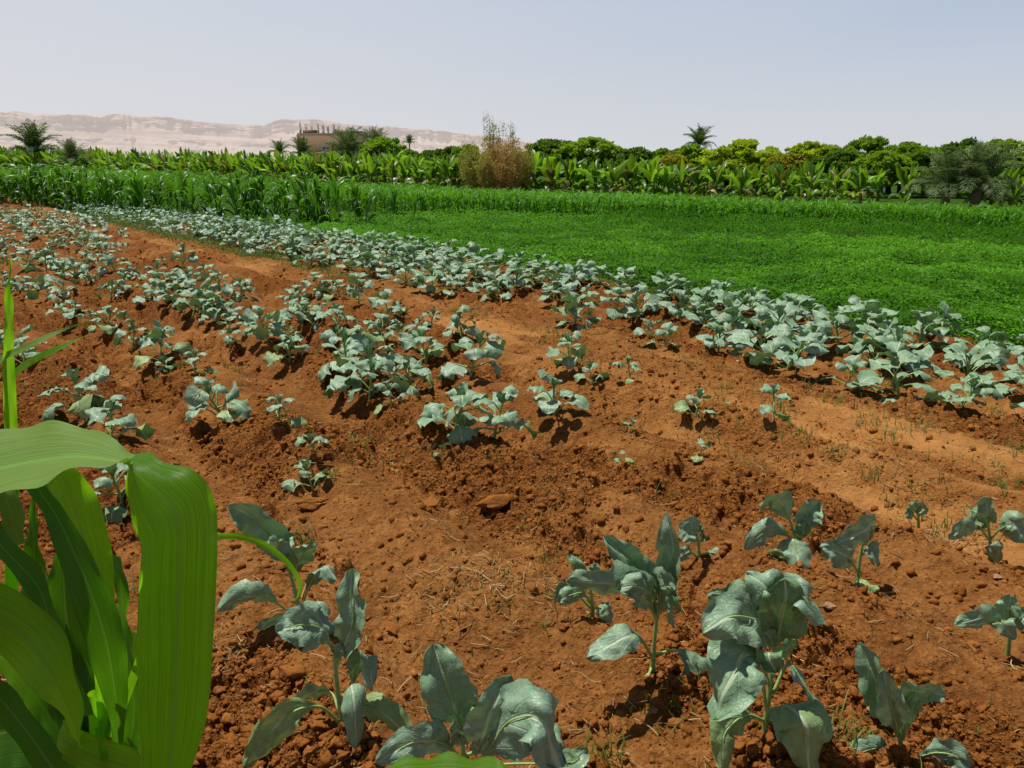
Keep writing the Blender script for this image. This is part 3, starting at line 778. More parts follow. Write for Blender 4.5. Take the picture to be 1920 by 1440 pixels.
# ---- the dense far bed between the sandy strip and the clover
FAR = [brassica_far(500 + k, 9, 7, h=.36, nleaf=11, wilt=.48, spread=1.08) for k in range(7)]
FARS = [brassica_far(540 + k, 9, 7, h=.25, nleaf=7, wilt=.5, spread=1.15) for k in range(3)]
drows = [5.84, 6.52, 7.20, 7.86]
cand = []
for ri, nn in enumerate(drows):
    r = 1.2 + .4 * rng.random(); k = 0
    while r < 42:
        if not (rng.random() < (.10 if ri else .14)):
            cand.append((ri, k, nn + rng.normal(0, .075), r + rng.normal(0, .06))); k += 1
        r += .43
far_mb = MB(); far_t = []
FARV = [np.concatenate([np.array([v.co[:] for v in me.vertices]) for pn, me in f[1:]]) for f in FAR[:0]]
cand.sort(key=lambda c: c[3])
count = 0; seen_row = {}
stuff = []
for ri, k, nn, r in cand:
    x, y = xy(nn, r)
    if y < 1 or abs(x / y) > .74: continue
    hgt = h1(x, y, False)
    small = (ri == 0 and rng.random() < .22) or rng.random() < .12 or r > 26
    if count < 160 and r < 24:
        vs = FARS if small else FAR
        j = seen_row.get(ri, 0); seen_row[ri] = j + 1
        row = ['dense row edging the sandy strip', 'second dense row beyond the sandy strip', 'third dense row beyond the sandy strip', 'dense row along the clover'][ri]
        lab = f"{ORD[j]} broccoli plant from the right in the {row}" if j < 14 else f"broccoli plant at the far left of the {row}"
        spawn(vs[int(rng.integers(len(vs)))], 'broccoli_plant', lab, 'broccoli plant', (x, y, hgt - .01), rng.random() * 6.28, rng.uniform(.74, 1.12),
              'broccoli plants on the dense bed' if j < 14 else f'far left broccoli plants of the {row}', (rng.normal(0, .08), rng.normal(0, .08)))
        count += 1
    else:
        stuff.append((x, y, hgt, rng.random() * 6.28, rng.uniform(.8, 1.1) * (.75 if small else 1)))
# rows beyond, too many and too small to tell apart
for nn in (2.7, 3.3, 3.9, 4.3):
    r = 13.0
    while r < 34:
        x, y = xy(nn + rng.normal(0, .12), r)
        if abs(x / y) < .74 and rng.random() < .8 and ray is not None and (x / y) < -.48 and y > 15: stuff.append((x, y, h1(x, y, False), rng.random() * 6.28, rng.uniform(.55, .95)))
        r += .55
fm = MB()
LOW = []
for k in range(4):
    st, lv = plant_spec(600 + k, h=.32, nleaf=7, wilt=.45, spread=1.2)
    q = MB()
    for l in lv:
        l = dict(l); l.pop('old'); leaf_surface(q, ns=5, nj=3, tubek=3, **l)
    V, F, U, T = q.arr(); LOW.append((V, F, U))
for i, (x, y, z, a, s) in enumerate(stuff):
    V, F, U = LOW[i % 4]
    c_, s_ = math.cos(a), math.sin(a)
    W = V * s; W = np.stack([W[:, 0] * c_ - W[:, 1] * s_, W[:, 0] * s_ + W[:, 1] * c_, W[:, 2]], 1) + [x, y, z]
    for f in F: pass
    off = fm.n
    fm.add(W, F[0], U)
link('broccoli_crop', fm.mesh('broccoli_crop', M['leaf']), kind='stuff', label='far broccoli rows dwindling to grey-green specks at the left', category='broccoli crop')

# ------------------------------------------------------------------ the tall maize by the camera
def blade(mb, st, n=40, nj=13, sag=.006, rip=.004, seed=0):
    """maize leaf between its two margins: stations (uA, vA, dA, uB, vB, dB)"""
    A = spline(np.array([at(s[0], s[1], s[2]) for s in st]), n); B = spline(np.array([at(s[3], s[4], s[5]) for s in st]), n)
    t = np.linspace(0, 1, nj)[None, :, None]
    P = A[:, None] * (1 - t) + B[:, None] * t
    T = norm(np.gradient(.5 * (A + B), axis=0)); N = norm(np.cross(T, B - A))
    away = norm(.5 * (A + B) - np.array([0, 0, CAM_H])); N *= np.sign((N * away).sum(1) + 1e-9)[:, None]
    w = np.linalg.norm(B - A, axis=1)
    q = 2 * t[0, :, 0] - 1
    off = sag * np.clip(w / .08, 0, 1.5)[:, None] * (1 - np.abs(q) ** 1.1)[None]
    ss = np.linspace(0, 1, n)[:, None]
    off = off + rip * np.abs(q)[None] ** 3 * np.sin(ss * 34 + seed + (q > 0)[None] * 1.7)
    V = P + N[:, None] * off[..., None]
    L = np.concatenate([[0], np.cumsum(np.linalg.norm(np.diff(.5 * (A + B), axis=0), axis=1))])
    U, W = np.meshgrid(L / .5, q, indexing='ij')
    mb.add(V.reshape(-1, 3), grid_faces(n, nj), np.stack([U.ravel(), W.ravel()], 1))

def tall_maize(label, base, stalk, leaves):
    t = thing('maize_plant', label, 'maize plant', base)
    b = np.array(base)
    mb = MB(); P = spline(np.array(stalk) - b, 14); V, F = tube(P, np.linspace(.014, .009, 14), 9); mb.add(V, F, np.tile([.3, .5], (len(V), 1)))
    link('stalk', mb.mesh('stalk', M['corn']), t)
    for k, (mat, st, kw) in enumerate(leaves):
        mb = MB(); blade(mb, st, seed=k * 3.1, **kw)
        V, F, U, T = mb.arr()
        link('leaf', mesh_np('leaf', V - b, F, U, {'tint': T}, True, [M[mat]]), t)
    return t

cb = at(-330, 1440, .96); cb[2] = h1(cb[0], cb[1])
tall_maize('big maize plant whose broad leaf arches in at the left edge and hangs down', cb,
 [cb, at(-335, 1440, .96), at(-330, 1150, .96)], [
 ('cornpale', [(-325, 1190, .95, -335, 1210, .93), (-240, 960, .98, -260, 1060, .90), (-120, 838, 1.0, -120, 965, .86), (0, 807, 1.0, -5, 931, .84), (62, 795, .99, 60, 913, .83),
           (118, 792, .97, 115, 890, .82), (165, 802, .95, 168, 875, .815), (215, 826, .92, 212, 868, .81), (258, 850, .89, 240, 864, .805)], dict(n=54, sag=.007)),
 ('corn', [(258, 850, .89, 240, 864, .805), (300, 862, .86, 239, 884, .800), (352, 876, .845, 240, 930, .797), (388, 905, .835, 250, 985, .795), (405, 955, .825, 263, 1020, .793), (408, 1020, .82, 262, 1082, .79),
           (405, 1100, .815, 257, 1160, .79), (399, 1220, .81, 257, 1260, .79), (391, 1320, .81, 259, 1350, .79), (374, 1400, .81, 266, 1440, .79), (340, 1480, .81, 280, 1510, .79)], dict(n=64, sag=.009, rip=.0055)),
 ('corn', [(-330, 1180, .95, -325, 1230, .93), (-200, 1090, .92, -220, 1200, .86), (-60, 1078, .90, -90, 1190, .83), (30, 1108, .89, -10, 1225, .82), (100, 1158, .885, 52, 1285, .82), (136, 1230, .88, 96, 1325, .82), (152, 1330, .88, 138, 1372, .83), (156, 1400, .88, 152, 1404, .84)], dict(sag=.006)),
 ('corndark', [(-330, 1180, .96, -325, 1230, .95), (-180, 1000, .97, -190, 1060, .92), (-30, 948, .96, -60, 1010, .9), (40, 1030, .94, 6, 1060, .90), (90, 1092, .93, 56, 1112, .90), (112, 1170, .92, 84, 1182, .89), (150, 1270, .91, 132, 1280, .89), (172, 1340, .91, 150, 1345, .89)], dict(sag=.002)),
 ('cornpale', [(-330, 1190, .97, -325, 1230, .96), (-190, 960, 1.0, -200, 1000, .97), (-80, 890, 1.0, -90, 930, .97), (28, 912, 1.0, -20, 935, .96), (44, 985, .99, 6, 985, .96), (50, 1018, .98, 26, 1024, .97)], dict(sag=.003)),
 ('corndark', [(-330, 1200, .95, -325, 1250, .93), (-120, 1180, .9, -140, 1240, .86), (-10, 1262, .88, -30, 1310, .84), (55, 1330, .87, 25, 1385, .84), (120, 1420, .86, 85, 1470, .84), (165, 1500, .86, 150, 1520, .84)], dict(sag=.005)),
])
cb = at(190, 1440, 1.02); cb[2] = h1(cb[0], cb[1])
tall_maize('maize plant with rising leaves crowded behind the hanging broad leaf', cb,
 [cb, at(188, 1440, 1.02), at(176, 1300, 1.02)], [
 ('corn', [(60, 860, 1.04, 120, 858, 1.06), (78, 900, 1.04, 160, 896, 1.05), (86, 940, 1.03, 184, 938, 1.05), (100, 1000, 1.02, 203, 1000, 1.04), (122, 1060, 1.01, 213, 1060, 1.03), (146, 1120, 1.0, 215, 1110, 1.02), (168, 1200, 1.0, 212, 1180, 1.01), (180, 1310, 1.01, 204, 1310, 1.02), (182, 1420, 1.01, 198, 1420, 1.02)], dict(sag=.008)),
 ('corndark', [(30, 880, .97, 62, 868, .99), (46, 912, .97, 84, 905, .98), (82, 968, .96, 128, 965, .97), (106, 1040, .95, 172, 1042, .96), (132, 1120, .94, 212, 1120, .96), (160, 1210, .94, 236, 1205, .96), (186, 1290, .95, 240, 1280, .97), (208, 1360, .97, 234, 1365, .98), (206, 1440, .99, 222, 1440, 1.0)], dict(sag=.010)),
 ('corn', [(190, 1400, .99, 180, 1430, .97), (120, 1350, .9, 110, 1420, .86), (150, 1368, .885, 150, 1442, .85), (205, 1388, .88, 205, 1462, .85), (252, 1404, .875, 250, 1480, .85), (272, 1436, .87, 268, 1490, .85), (280, 1480, .87, 278, 1500, .86)], dict(sag=.005)),
 ('corndark', [(203, 1030, 1.05, 222, 1046, 1.06), (214, 1090, 1.04, 238, 1085, 1.05), (222, 1170, 1.03, 242, 1180, 1.05), (234, 1260, 1.02, 260, 1270, 1.03), (232, 1350, 1.02, 266, 1370, 1.03), (210, 1440, 1.02, 240, 1460, 1.02)], dict(sag=.005)),
 ('corn', [(176, 1366, .86, 179, 1367, .86), (184, 1398, .86, 198, 1402, .865), (190, 1430, .865, 208, 1430, .87), (194, 1480, .87, 214, 1480, .875)], dict(n=16, nj=7, sag=.004)),
 ('corn', [(200, 1380, 1.02, 215, 1385, 1.02), (290, 1150, .98, 304, 1160, .98), (370, 1010, .95, 372, 1023, .95), (420, 999, .93, 420, 1012, .93), (470, 1004, .92, 466, 1016, .92), (520, 1030, .915, 514, 1040, .915), (556, 1070, .91, 548, 1075, .91), (567, 1100, .91, 560, 1100, .91), (556, 1126, .91, 553, 1124, .91), (543, 1130, .91, 543, 1128, .91)], dict(n=44, nj=7, sag=.002, rip=.0005)),
 ('corndark', [(100, 1040, 1.08, 130, 1050, 1.08), (70, 1180, 1.07, 160, 1180, 1.06), (90, 1320, 1.06, 200, 1320, 1.05), (150, 1460, 1.04, 230, 1460, 1.03)], dict(sag=.012)),
 ('corndark', [(60, 930, 1.12, 66, 935, 1.12), (50, 1000, 1.11, 72, 1000, 1.11), (40, 1100, 1.10, 92, 1100, 1.09), (60, 1250, 1.08, 160, 1250, 1.06), (150, 1450, 1.04, 200, 1450, 1.03)], dict(sag=.008)),
 ('corn', [(-30, 1150, 1.1, -30, 1230, 1.06), (40, 1200, 1.08, 30, 1300, 1.05), (110, 1290, 1.06, 80, 1380, 1.04), (180, 1420, 1.03, 150, 1460, 1.02)], dict(sag=.008)),
 ('corndark', [(-60, 1330, 1.1, -60, 1460, 1.06), (40, 1300, 1.08, 40, 1440, 1.05), (120, 1330, 1.06, 110, 1460, 1.04), (190, 1440, 1.03, 180, 1490, 1.02)], dict(sag=.008)),
 ('corn', [(240, 1180, 1.1, 262, 1190, 1.1), (230, 1290, 1.08, 285, 1300, 1.07), (225, 1380, 1.05, 300, 1390, 1.05), (205, 1470, 1.02, 260, 1500, 1.02)], dict(sag=.006)),
])
cb = at(24, 1440, 1.2); cb[2] = h1(cb[0], cb[1])
tall_maize('slim maize plant at the left edge with a spear-like upright blade', cb,
 [cb, at(24, 1200, 1.2), at(24, 900, 1.19)], [
 ('corn', [(18, 488, 1.18, 20, 488, 1.18), (10, 560, 1.18, 23, 560, 1.18), (6, 640, 1.17, 26, 640, 1.18), (5, 720, 1.17, 30, 720, 1.18), (8, 800, 1.17, 33, 800, 1.18), (14, 880, 1.18, 36, 880, 1.19), (20, 960, 1.19, 30, 960, 1.19)], dict(n=28, nj=7, sag=.006)),
 ('cornpale', [(10, 900, 1.2, 30, 905, 1.2), (-30, 720, 1.2, -24, 732, 1.19), (0, 668, 1.18, 2, 680, 1.17), (40, 648, 1.16, 44, 660, 1.15), (90, 626, 1.14, 92, 634, 1.13), (135, 610, 1.12, 136, 614, 1.12), (172, 601, 1.11, 172, 603, 1.11)], dict(n=30, nj=5, sag=.002, rip=0)),
 ('corn', [(20, 860, 1.2, 34, 865, 1.2), (14, 720, 1.2, 22, 728, 1.2), (28, 692, 1.19, 34, 702, 1.18), (62, 668, 1.17, 68, 680, 1.16), (104, 650, 1.15, 110, 658, 1.14), (136, 638, 1.14, 138, 642, 1.13), (156, 631, 1.13, 156, 632, 1.13)], dict(n=30, nj=5, sag=.002, rip=0)),
])
cb = at(860, 1700, .62); cb[2] = h1(cb[0], cb[1])
tall_maize('bright green maize leaf arching just over the bottom edge of the picture', cb,
 [cb, at(930, 1640, .62), at(980, 1560, .62)], [
 ('corn', [(985, 1570, .62, 990, 1590, .62), (960, 1440, .65, 980, 1520, .60), (900, 1420, .67, 910, 1520, .60), (830, 1415, .68, 830, 1520, .60), (760, 1425, .68, 760, 1510, .61), (690, 1452, .67, 700, 1500, .62), (640, 1500, .66, 650, 1515, .64)], dict(n=36, sag=-.004)),
])

# ------------------------------------------------------------------ maize further off
def grass_plant(seed, h=1.3, nl=9, L=.62, w=.05, seg=6, droop=1.0, stalk=True):
    rng = np.random.default_rng(seed); mb = MB(); sb = MB()
    lean = rng.normal(0, .06, 2)
    st = spline([[0, 0, -.03], [lean[0] * .3, lean[1] * .3, h * .4], [lean[0], lean[1], h * .8]], 6)
    if stalk: V, F = tube(st, np.linspace(.014, .006, 6), 4); sb.add(V, F, None, .35)
    az = rng.random() * 6.28
    for i in range(nl):
        f = (i + .6) / nl
        base = np.array([np.interp(f * .8, np.linspace(0, 1, 6), st[:, k]) for k in range(3)]) if stalk else np.array([0, 0, .0])
        az += math.pi + rng.normal(0, .5)
        l = L * rng.uniform(.75, 1.15) * (.7 + .6 * math.sin(f * 3.1))
        e0 = R(55) + f * R(28) + rng.normal(0, .1); e1 = (-R(88) + f * R(72) + rng.normal(0, .4)) * droop
        P = catleaf(base, az, e0, e1, l, rng, seg + 1)
        s = np.linspace(0, 1, seg + 1)
        ww = w * np.clip(np.sin(np.pi * (.12 + .88 * s) ** .8), .02, 1) * .5
        a2 = az + rng.normal(0, .4)
        S = np.array([-math.sin(a2), math.cos(a2), rng.normal(0, .3)]); S /= np.linalg.norm(S)
        up = np.array([0, 0, 1.0])
        V = np.stack([P - S * ww[:, None] + up * ww[:, None] * .35, P, P + S * ww[:, None] + up * ww[:, None] * .35], 1)
        U = np.stack([np.repeat(s, 3), np.tile([-1, 0, 1], seg + 1)], 1)
        mb.add(V.reshape(-1, 3), grid_faces(seg + 1, 3), U, float(np.clip(.12 + .55 * f + rng.normal(0, .26), 0, 1)))
    return sb, mb

def maize_parts(seed, mat='maize', **k):
    sb, mb = grass_plant(seed, **k)
    return [('stalk', sb.mesh('stalk', M[mat])), ('foliage', mb.mesh('foliage', M[mat]))]

rng = np.random.default_rng(12)
TALL = [maize_parts(700 + k, 'maize_tall', h=1.12, nl=11, L=.74, w=.08, seg=7) for k in range(6)]
YOUNG = [maize_parts(720 + k, h=.72, nl=8, L=.5, w=.05) for k in range(6)]
fa, fb = np.array([-27.0, 39.0]), np.array([-4.8, 21.8]); fdir = (fb - fa); fperp = norm(np.array([fdir[1], -fdir[0]])) * -1
if fperp[1] < 0: fperp = -fperp
k = 0; marks = []
while k < 150:
    s = rng.random() ** .8; t = abs(rng.normal(0, 1.6))
    if s > .62 and rng.random() < .45: continue
    p = fa + fdir * s + fperp * t
    if s > .93: t *= .4
    marks.append((s, t, p)); k += 1
marks.sort(key=lambda m: -m[0])
zones = [(.86, 'dark drooping maize plant at the right tip of the tall patch, above the dense broccoli'),
         (.62, 'tall maize plant in the thin right part of the patch, green gaps around it'),
         (.34, 'tall maize plant in the middle of the patch edging the far broccoli rows'),
         (-1, 'tall maize plant in the thick left part of the patch under the first palms')]
for s, t, p in marks:
    lab = next(l for z, l in zones if s > z)
    hh = (1.75 - .36 * s) * rng.uniform(.66, 1.16)
    spawn(TALL[int(rng.integers(6))], 'maize_plant', lab, 'maize plant', (p[0], p[1], h1(p[0], p[1], False) - .01), rng.random() * 6.28, hh / 1.12, lab.split(',')[0].replace('maize plant', 'maize plants'), (rng.normal(0, .05), rng.normal(0, .05)))

# the young maize band: its front plants one by one, the rest as one crop
bx0, bx1 = -7.0, 16.5
for i in range(130):
    x = bx0 + (bx1 - bx0) * (i + rng.random() * .8) / 130; y = maize_front(x) + rng.uniform(0, .45)
    if x / y > .70: continue
    hs = np.interp(x, [-7, 4, 16], [1.1, .92, .72]) * rng.uniform(.85, 1.15)
    z = 'young band, below the rusty shrub' if x < 0 else 'young band behind the bright clover' if x < 7 else 'young band, below the drooping palms'
    lab = 'maize plant in the front edge of the ' + z
    spawn(YOUNG[int(rng.integers(6))], 'maize_plant', lab, 'maize plant', (x, y, h1(x, y, False) - .01), rng.random() * 6.28, hs, 'young maize plants, ' + z.split(',')[0], (rng.normal(0, .06), rng.normal(0, .06)))

def plant_field(name, label, cat, gens, P, sc, mat):
    mb = MB(); r_ = np.random.default_rng(len(P))
    idx = r_.integers(0, len(gens), len(P)); rz = r_.random(len(P)) * 6.28; tl = r_.normal(0, .08, len(P))
    for g, q in enumerate(gens):
        V, F, U, T = q.arr(); sel = idx == g
        if not sel.any(): continue
        k = int(sel.sum())
        W = V[None] * sc[sel][:, None, None]
        W = np.einsum('kij,kvj->kvi', rotz_m(rz[sel]), W) + P[sel][:, None]
        FF = (F[0][None] + (np.arange(k) * len(V))[:, None, None]).reshape(-1, F[0].shape[1])
        tt = np.clip(np.tile(T, k) + np.repeat(r_.normal(0, .13, k), len(V)), 0, 1)
        mb.add(W.reshape(-1, 3), FF, np.tile(U, (k, 1)), tt)
    return link(name, mb.mesh(name, mat), kind='stuff', label=label, category=cat)

gm = [grass_plant(740 + k, h=.72, nl=8, L=.5, w=.05, seg=5)[1] for k in range(6)]
x = rng.uniform(bx0 - 2, bx1 + 3, 2600); dep = rng.random(2600) ** 1.0 * np.interp(x, [-8, 0, 8, 16], [11, 6, 4, 3.2]); y = maize_front(x) + .45 + dep
hs = np.interp(x, [-7, 4, 16], [1.12, .98, .74]) * rng.uniform(.8, 1.15, 2600)
x2 = rng.uniform(-75, -6, 2600); y2 = banana_front(x2) - 1.5 - rng.random(2600) * 34
ok = (y2 > 39 + (x2 + 27) * -.775 + 4.0) & (x2 / y2 > -.72) & (y2 > maize_front(np.minimum(x2, -5)) + 1)
x2, y2 = x2[ok], y2[ok]
fx = np.concatenate([x, x2]); fy = np.concatenate([y, y2]); hs = np.concatenate([hs, rng.uniform(1.05, 1.6, len(x2)) * np.clip((-x2 - 4) / 22, .55, 1.15)])
okk = fx / fy < .72
plant_field('maize_crop', 'bright green sea of maize between the clover and the banana plants', 'maize crop', gm, np.stack([fx, fy, height(fx, fy, False)], 1)[okk], hs[okk], M['maize'])

# ------------------------------------------------------------------ the clover field
def build_clover():
    rng = np.random.default_rng(31)
    N = 420000
    rr = 6.5 * (34 / 6.5) ** rng.random(N); aa = R(1) * rng.uniform(-28, 38.5, N)
    x, y = np.sin(aa) * rr, np.cos(aa) * rr
    n, r = nr(x, y)
    edge = 8.28 + .14 * fbm(r * 1.1, n * 0 + 3, 7, 3)
    ok = (n > edge) & (y < maize_front(x) + .6) & (r < 24.5) & (rng.random(N) < .25 + .75 * sstep(24.5, 20.5, r))
    x, y, n, r = x[ok], y[ok], n[ok], r[ok]
    far = sstep(5.8, 4.6, maize_front(x) - y + .5 * fbm(x * .5, y * .5, 9, 2)) * sstep(1.0, 4.0, x)
    can = .19 + .08 * fbm(x * .9, y * .9, 61, 3) + .13 * far + .05 * fbm(x * 4, y * 4, 63, 2)
    can = can * sstep(0, .5, n - 8.15)
    z = height(x, y, False) + can * (1 - .65 * rng.random(len(x)) ** 1.6)
    d = np.hypot(x, y)
    s = .020 * (d / 9) ** .62 * rng.uniform(.7, 1.4, len(x)) * (1 - .25 * far)
    # leaflets: little kites, mostly tipped up to the light
    az = rng.random(len(x)) * 6.28; el = rng.normal(.25, .45, len(x)) + .5 * far
    A = np.stack([np.cos(az) * np.cos(el), np.sin(az) * np.cos(el), np.sin(el)], 1)
    B = np.stack([-np.sin(az), np.cos(az), rng.normal(0, .35, len(x))], 1); B = norm(B)
    c = np.stack([x, y, z], 1); s3 = s[:, None]
    V = np.stack([c - A * s3, c + B * s3 * .62, c + A * s3 * 1.1, c - B * s3 * .62], 1).reshape(-1, 3)
    F = np.arange(len(V)).reshape(-1, 4)
    t = np.clip(.50 + .20 * rng.normal(size=len(x)) - .36 * far + .42 * fbm(x * .45, y * .8, 77, 4) + .2 * fbm(x * 2.5, y * 2.5, 78, 2), 0, 1)
    me = mesh_np('clover', V, F, None, {'tint': np.repeat(t, 4)}, True, [M['alfalfa']])
    link('clover', me, kind='stuff', label='dense bright green clover field behind the broccoli', category='clover')
build_clover()

# ------------------------------------------------------------------ weeds and straw
def blades(mb, P, L, w, rng, tint, lean=.5, seg=3):
    k = len(P); az = rng.random(k) * 6.28
    s = np.linspace(0, 1, seg + 1)
    ln = np.abs(rng.normal(lean, .3, k))
    out = []
    for q in s:
        e = ln * q
        c = P + np.stack([np.cos(az) * np.sin(e) * L * q, np.sin(az) * np.sin(e) * L * q, np.cos(e) * L * q], 1)
        wd = (w * (1 - q * .9))[:, None] * np.stack([-np.sin(az), np.cos(az), np.zeros(k)], 1)
        out += [c - wd, c + wd]
    V = np.stack(out, 1)
    F = np.array([[2 * i, 2 * i + 1, 2 * i + 3, 2 * i + 2] for i in range(seg)])
    FF = (F[None] + (np.arange(k) * V.shape[1])[:, None, None]).reshape(-1, 4)
    mb.add(V.reshape(-1, 3), FF, None, np.repeat(tint, V.shape[1]))

def build_weeds():
    rng = np.random.default_rng(8); mb = MB()
    # grassy far stretch of the sandy strip and its edges
    n = rng.normal(5.6, .45, 26000); r = 4 + 26 * rng.random(26000) ** .9
    keep = rng.random(26000) < np.clip(.03 + .8 * sstep(8, 17, r) + .35 * fbm(r * .9, n * 2, 5, 3), 0, 1) * np.exp(-((n - 5.6) / .6) ** 2)
    n, r = n[keep], r[keep]; x, y = xy(n, r)
    P = np.stack([x, y, height(x, y, False)], 1)
    blades(mb, P, rng.uniform(.05, .15, len(P)), .0035 * (r / 8), rng, np.clip(rng.normal(.35, .25, len(P)), 0, 1), .6)
    # tufts here and there
    tx, ty = polar_points(rng, 520, 1.9, 12)
    tn, tr = nr(tx, ty)
    kp = (tn < 6.2) & (rng.random(520) < .16 + .8 * sstep(3.6, 4.8, tn))
    for cx, cy, cn in zip(tx[kp], ty[kp], tn[kp]):
        k = int(rng.integers(6, 26)); sp = rng.uniform(.02, .10)
        x, y = cx + rng.normal(0, sp, k), cy + rng.normal(0, sp, k)
        P = np.stack([x, y, height(x, y)], 1)
        blades(mb, P, rng.uniform(.03, .11, k) * rng.uniform(.6, 1.5), np.full(k, .0032), rng, np.clip(rng.normal(.3 + .4 * rng.random(), .2, k), 0, 1), .9)
    for u, v, k, sp, L in ((710, 560, 60, .05, .22), (1085, 690, 90, .12, .14), (745, 880, 50, .14, .10), (620, 905, 30, .04, .10), (1500, 835, 40, .07, .08), (1330, 790, 50, .16, .12), (1680, 700, 40, .10, .10),
                           (1270, 600, 50, .12, .12), (1780, 950, 60, .12, .09), (900, 1110, 46, .12, .06), (1262, 1330, 9, .008, .07), (1050, 640, 50, .15, .1), (1450, 690, 50, .15, .12), (1590, 760, 40, .15, .1)):
        g = ground(u, v); x, y = g[0] + rng.normal(0, sp, k), g[1] + rng.normal(0, sp, k)
        P = np.stack([x, y, height(x, y)], 1)
        blades(mb, P, rng.uniform(.4, 1, k) * L, np.full(k, .0034), rng, np.clip(rng.normal(.4, .3, k), 0, 1), .7)
    link('grass_weeds', mb.mesh('grass_weeds', M['weed']), kind='stuff', label='sparse grass and weeds sprouting along the sandy strip and between the clods', category='grass')
build_weeds()

def build_straw():
    rng = np.random.default_rng(19); mb = MB()
    x, y = polar_points(rng, 1500, 1.8, 11); n, r = nr(x, y)
    kp = n < 5.9; x, y = x[kp], y[kp]
    extra = [(890, 1075, 90, .16), (1790, 960, 160, .17), (950, 1120, 60, .2), (420, 1240, 60, .10), (560, 900, 30, .12), (1520, 830, 60, .25), (820, 1130, 40, .15), (1050, 1110, 40, .1), (1640, 860, 60, .3), (760, 870, 50, .2)]
    xs, ys = [x], [y]
    for u, v, k, sp in extra:
        g = ground(u, v); xs.append(g[0] + rng.normal(0, sp, k)); ys.append(g[1] + rng.normal(0, sp * .6, k))
    x, y = np.concatenate(xs), np.concatenate(ys); z = height(x, y)
    for i in range(len(x)):
        L = rng.uniform(.015, .07) * (1.8 if rng.random() < .12 else 1); a = rng.random() * 6.28; c = rng.normal(0, .25)
        t = np.linspace(-.5, .5, 4)
        px = x[i] + np.cos(a) * L * t - np.sin(a) * c * L * (t * t - .1); py = y[i] + np.sin(a) * L * t + np.cos(a) * c * L * (t * t - .1)
        pz = np.full(4, z[i]) + .005 + .012 * rng.random() + np.abs(t) * rng.normal(0, .012)
        V, F = tube(np.stack([px, py, pz], 1), rng.uniform(.0007, .0020) * (1 + .05 * y[i]), 3); mb.add(V, F, None, rng.random())
    link('straw_litter', mb.mesh('straw_litter', M['straw']), kind='stuff', label='bits of dry straw and stalk scattered over the soil', category='straw')
build_straw()

# the stones and big clods one can pick out
SV = lump_variants(4, 6, 900, .10)
def stone(u, v, wpx, lab, mat='stone', kind='stone', k=0, sq=(1, .85, .62), rz=0.0):
    g = ground(u, v); s = wpx * .5 * m_per_px(g[1]); V, F = SV[k % 6]
    o = link(kind, mesh_np(kind, V * s * np.array(sq), F, None, {'tint': np.full(len(V), .5)}, True, [M[mat]]), None, label=lab, category=kind.replace('_', ' '))
    o.location = [float(c) for c in (g + [0, 0, s * .22])]; o.rotation_euler = (0, 0, rz)
stone(592, 946, 62, 'flat brown stone just below the curled broccoli seedling', 'clod', k=0, sq=(1.1, .8, .6))
stone(930, 962, 74, 'large slab-like soil clod propped up over a dark hollow', 'clod', 'soil_clod', 1, (1.1, .7, .55), .4)
stone(1868, 1088, 24, 'small round pale stone on open soil near the right edge', k=2)
stone(1552, 1152, 30, 'buff stone lying between the two largest right-hand plants', k=3)
stone(545, 1284, 62, 'rounded brown stone left of the tall broccoli stem', 'clod', 'soil_clod', 4)
stone(1640, 1360, 46, 'pinkish stone beside the thin pointed broccoli plant', k=5)
stone(1225, 1334, 26, 'small whitish stone below the yellow drooping leaf', k=2)
stone(1320, 1218, 40, 'brown stone behind the dark leaf of the upright-leaved plant', 'clod', 'soil_clod', 3)
stone(806, 948, 40, 'dark clod beside a hollow in the middle of the bare soil', 'clod', 'soil_clod', 5)

# ------------------------------------------------------------------ banana plantation
def strip(P, ww, side, fold, uvv=True, cols=5, ragged=0, rng=None):
    n = len(P); T = norm(np.gradient(P, axis=0))
    S = norm(side[None] - (T @ side)[:, None] * T); N = np.cross(S, T)
    j = np.linspace(-1, 1, cols)
    w = np.repeat(ww[:, None], cols, 1)
    if ragged: w = w * np.where(np.abs(j)[None] > .9, 1 - ragged * rng.random((n, cols)), 1)
    V = P[:, None] + S[:, None] * (w * j * math.cos(fold))[..., None] + N[:, None] * (w * np.abs(j) * math.sin(fold))[..., None]
    U, W = np.meshgrid(np.linspace(0, 1, n), j, indexing='ij')
    return V.reshape(-1, 3), grid_faces(n, cols), np.stack([U.ravel(), W.ravel()], 1)

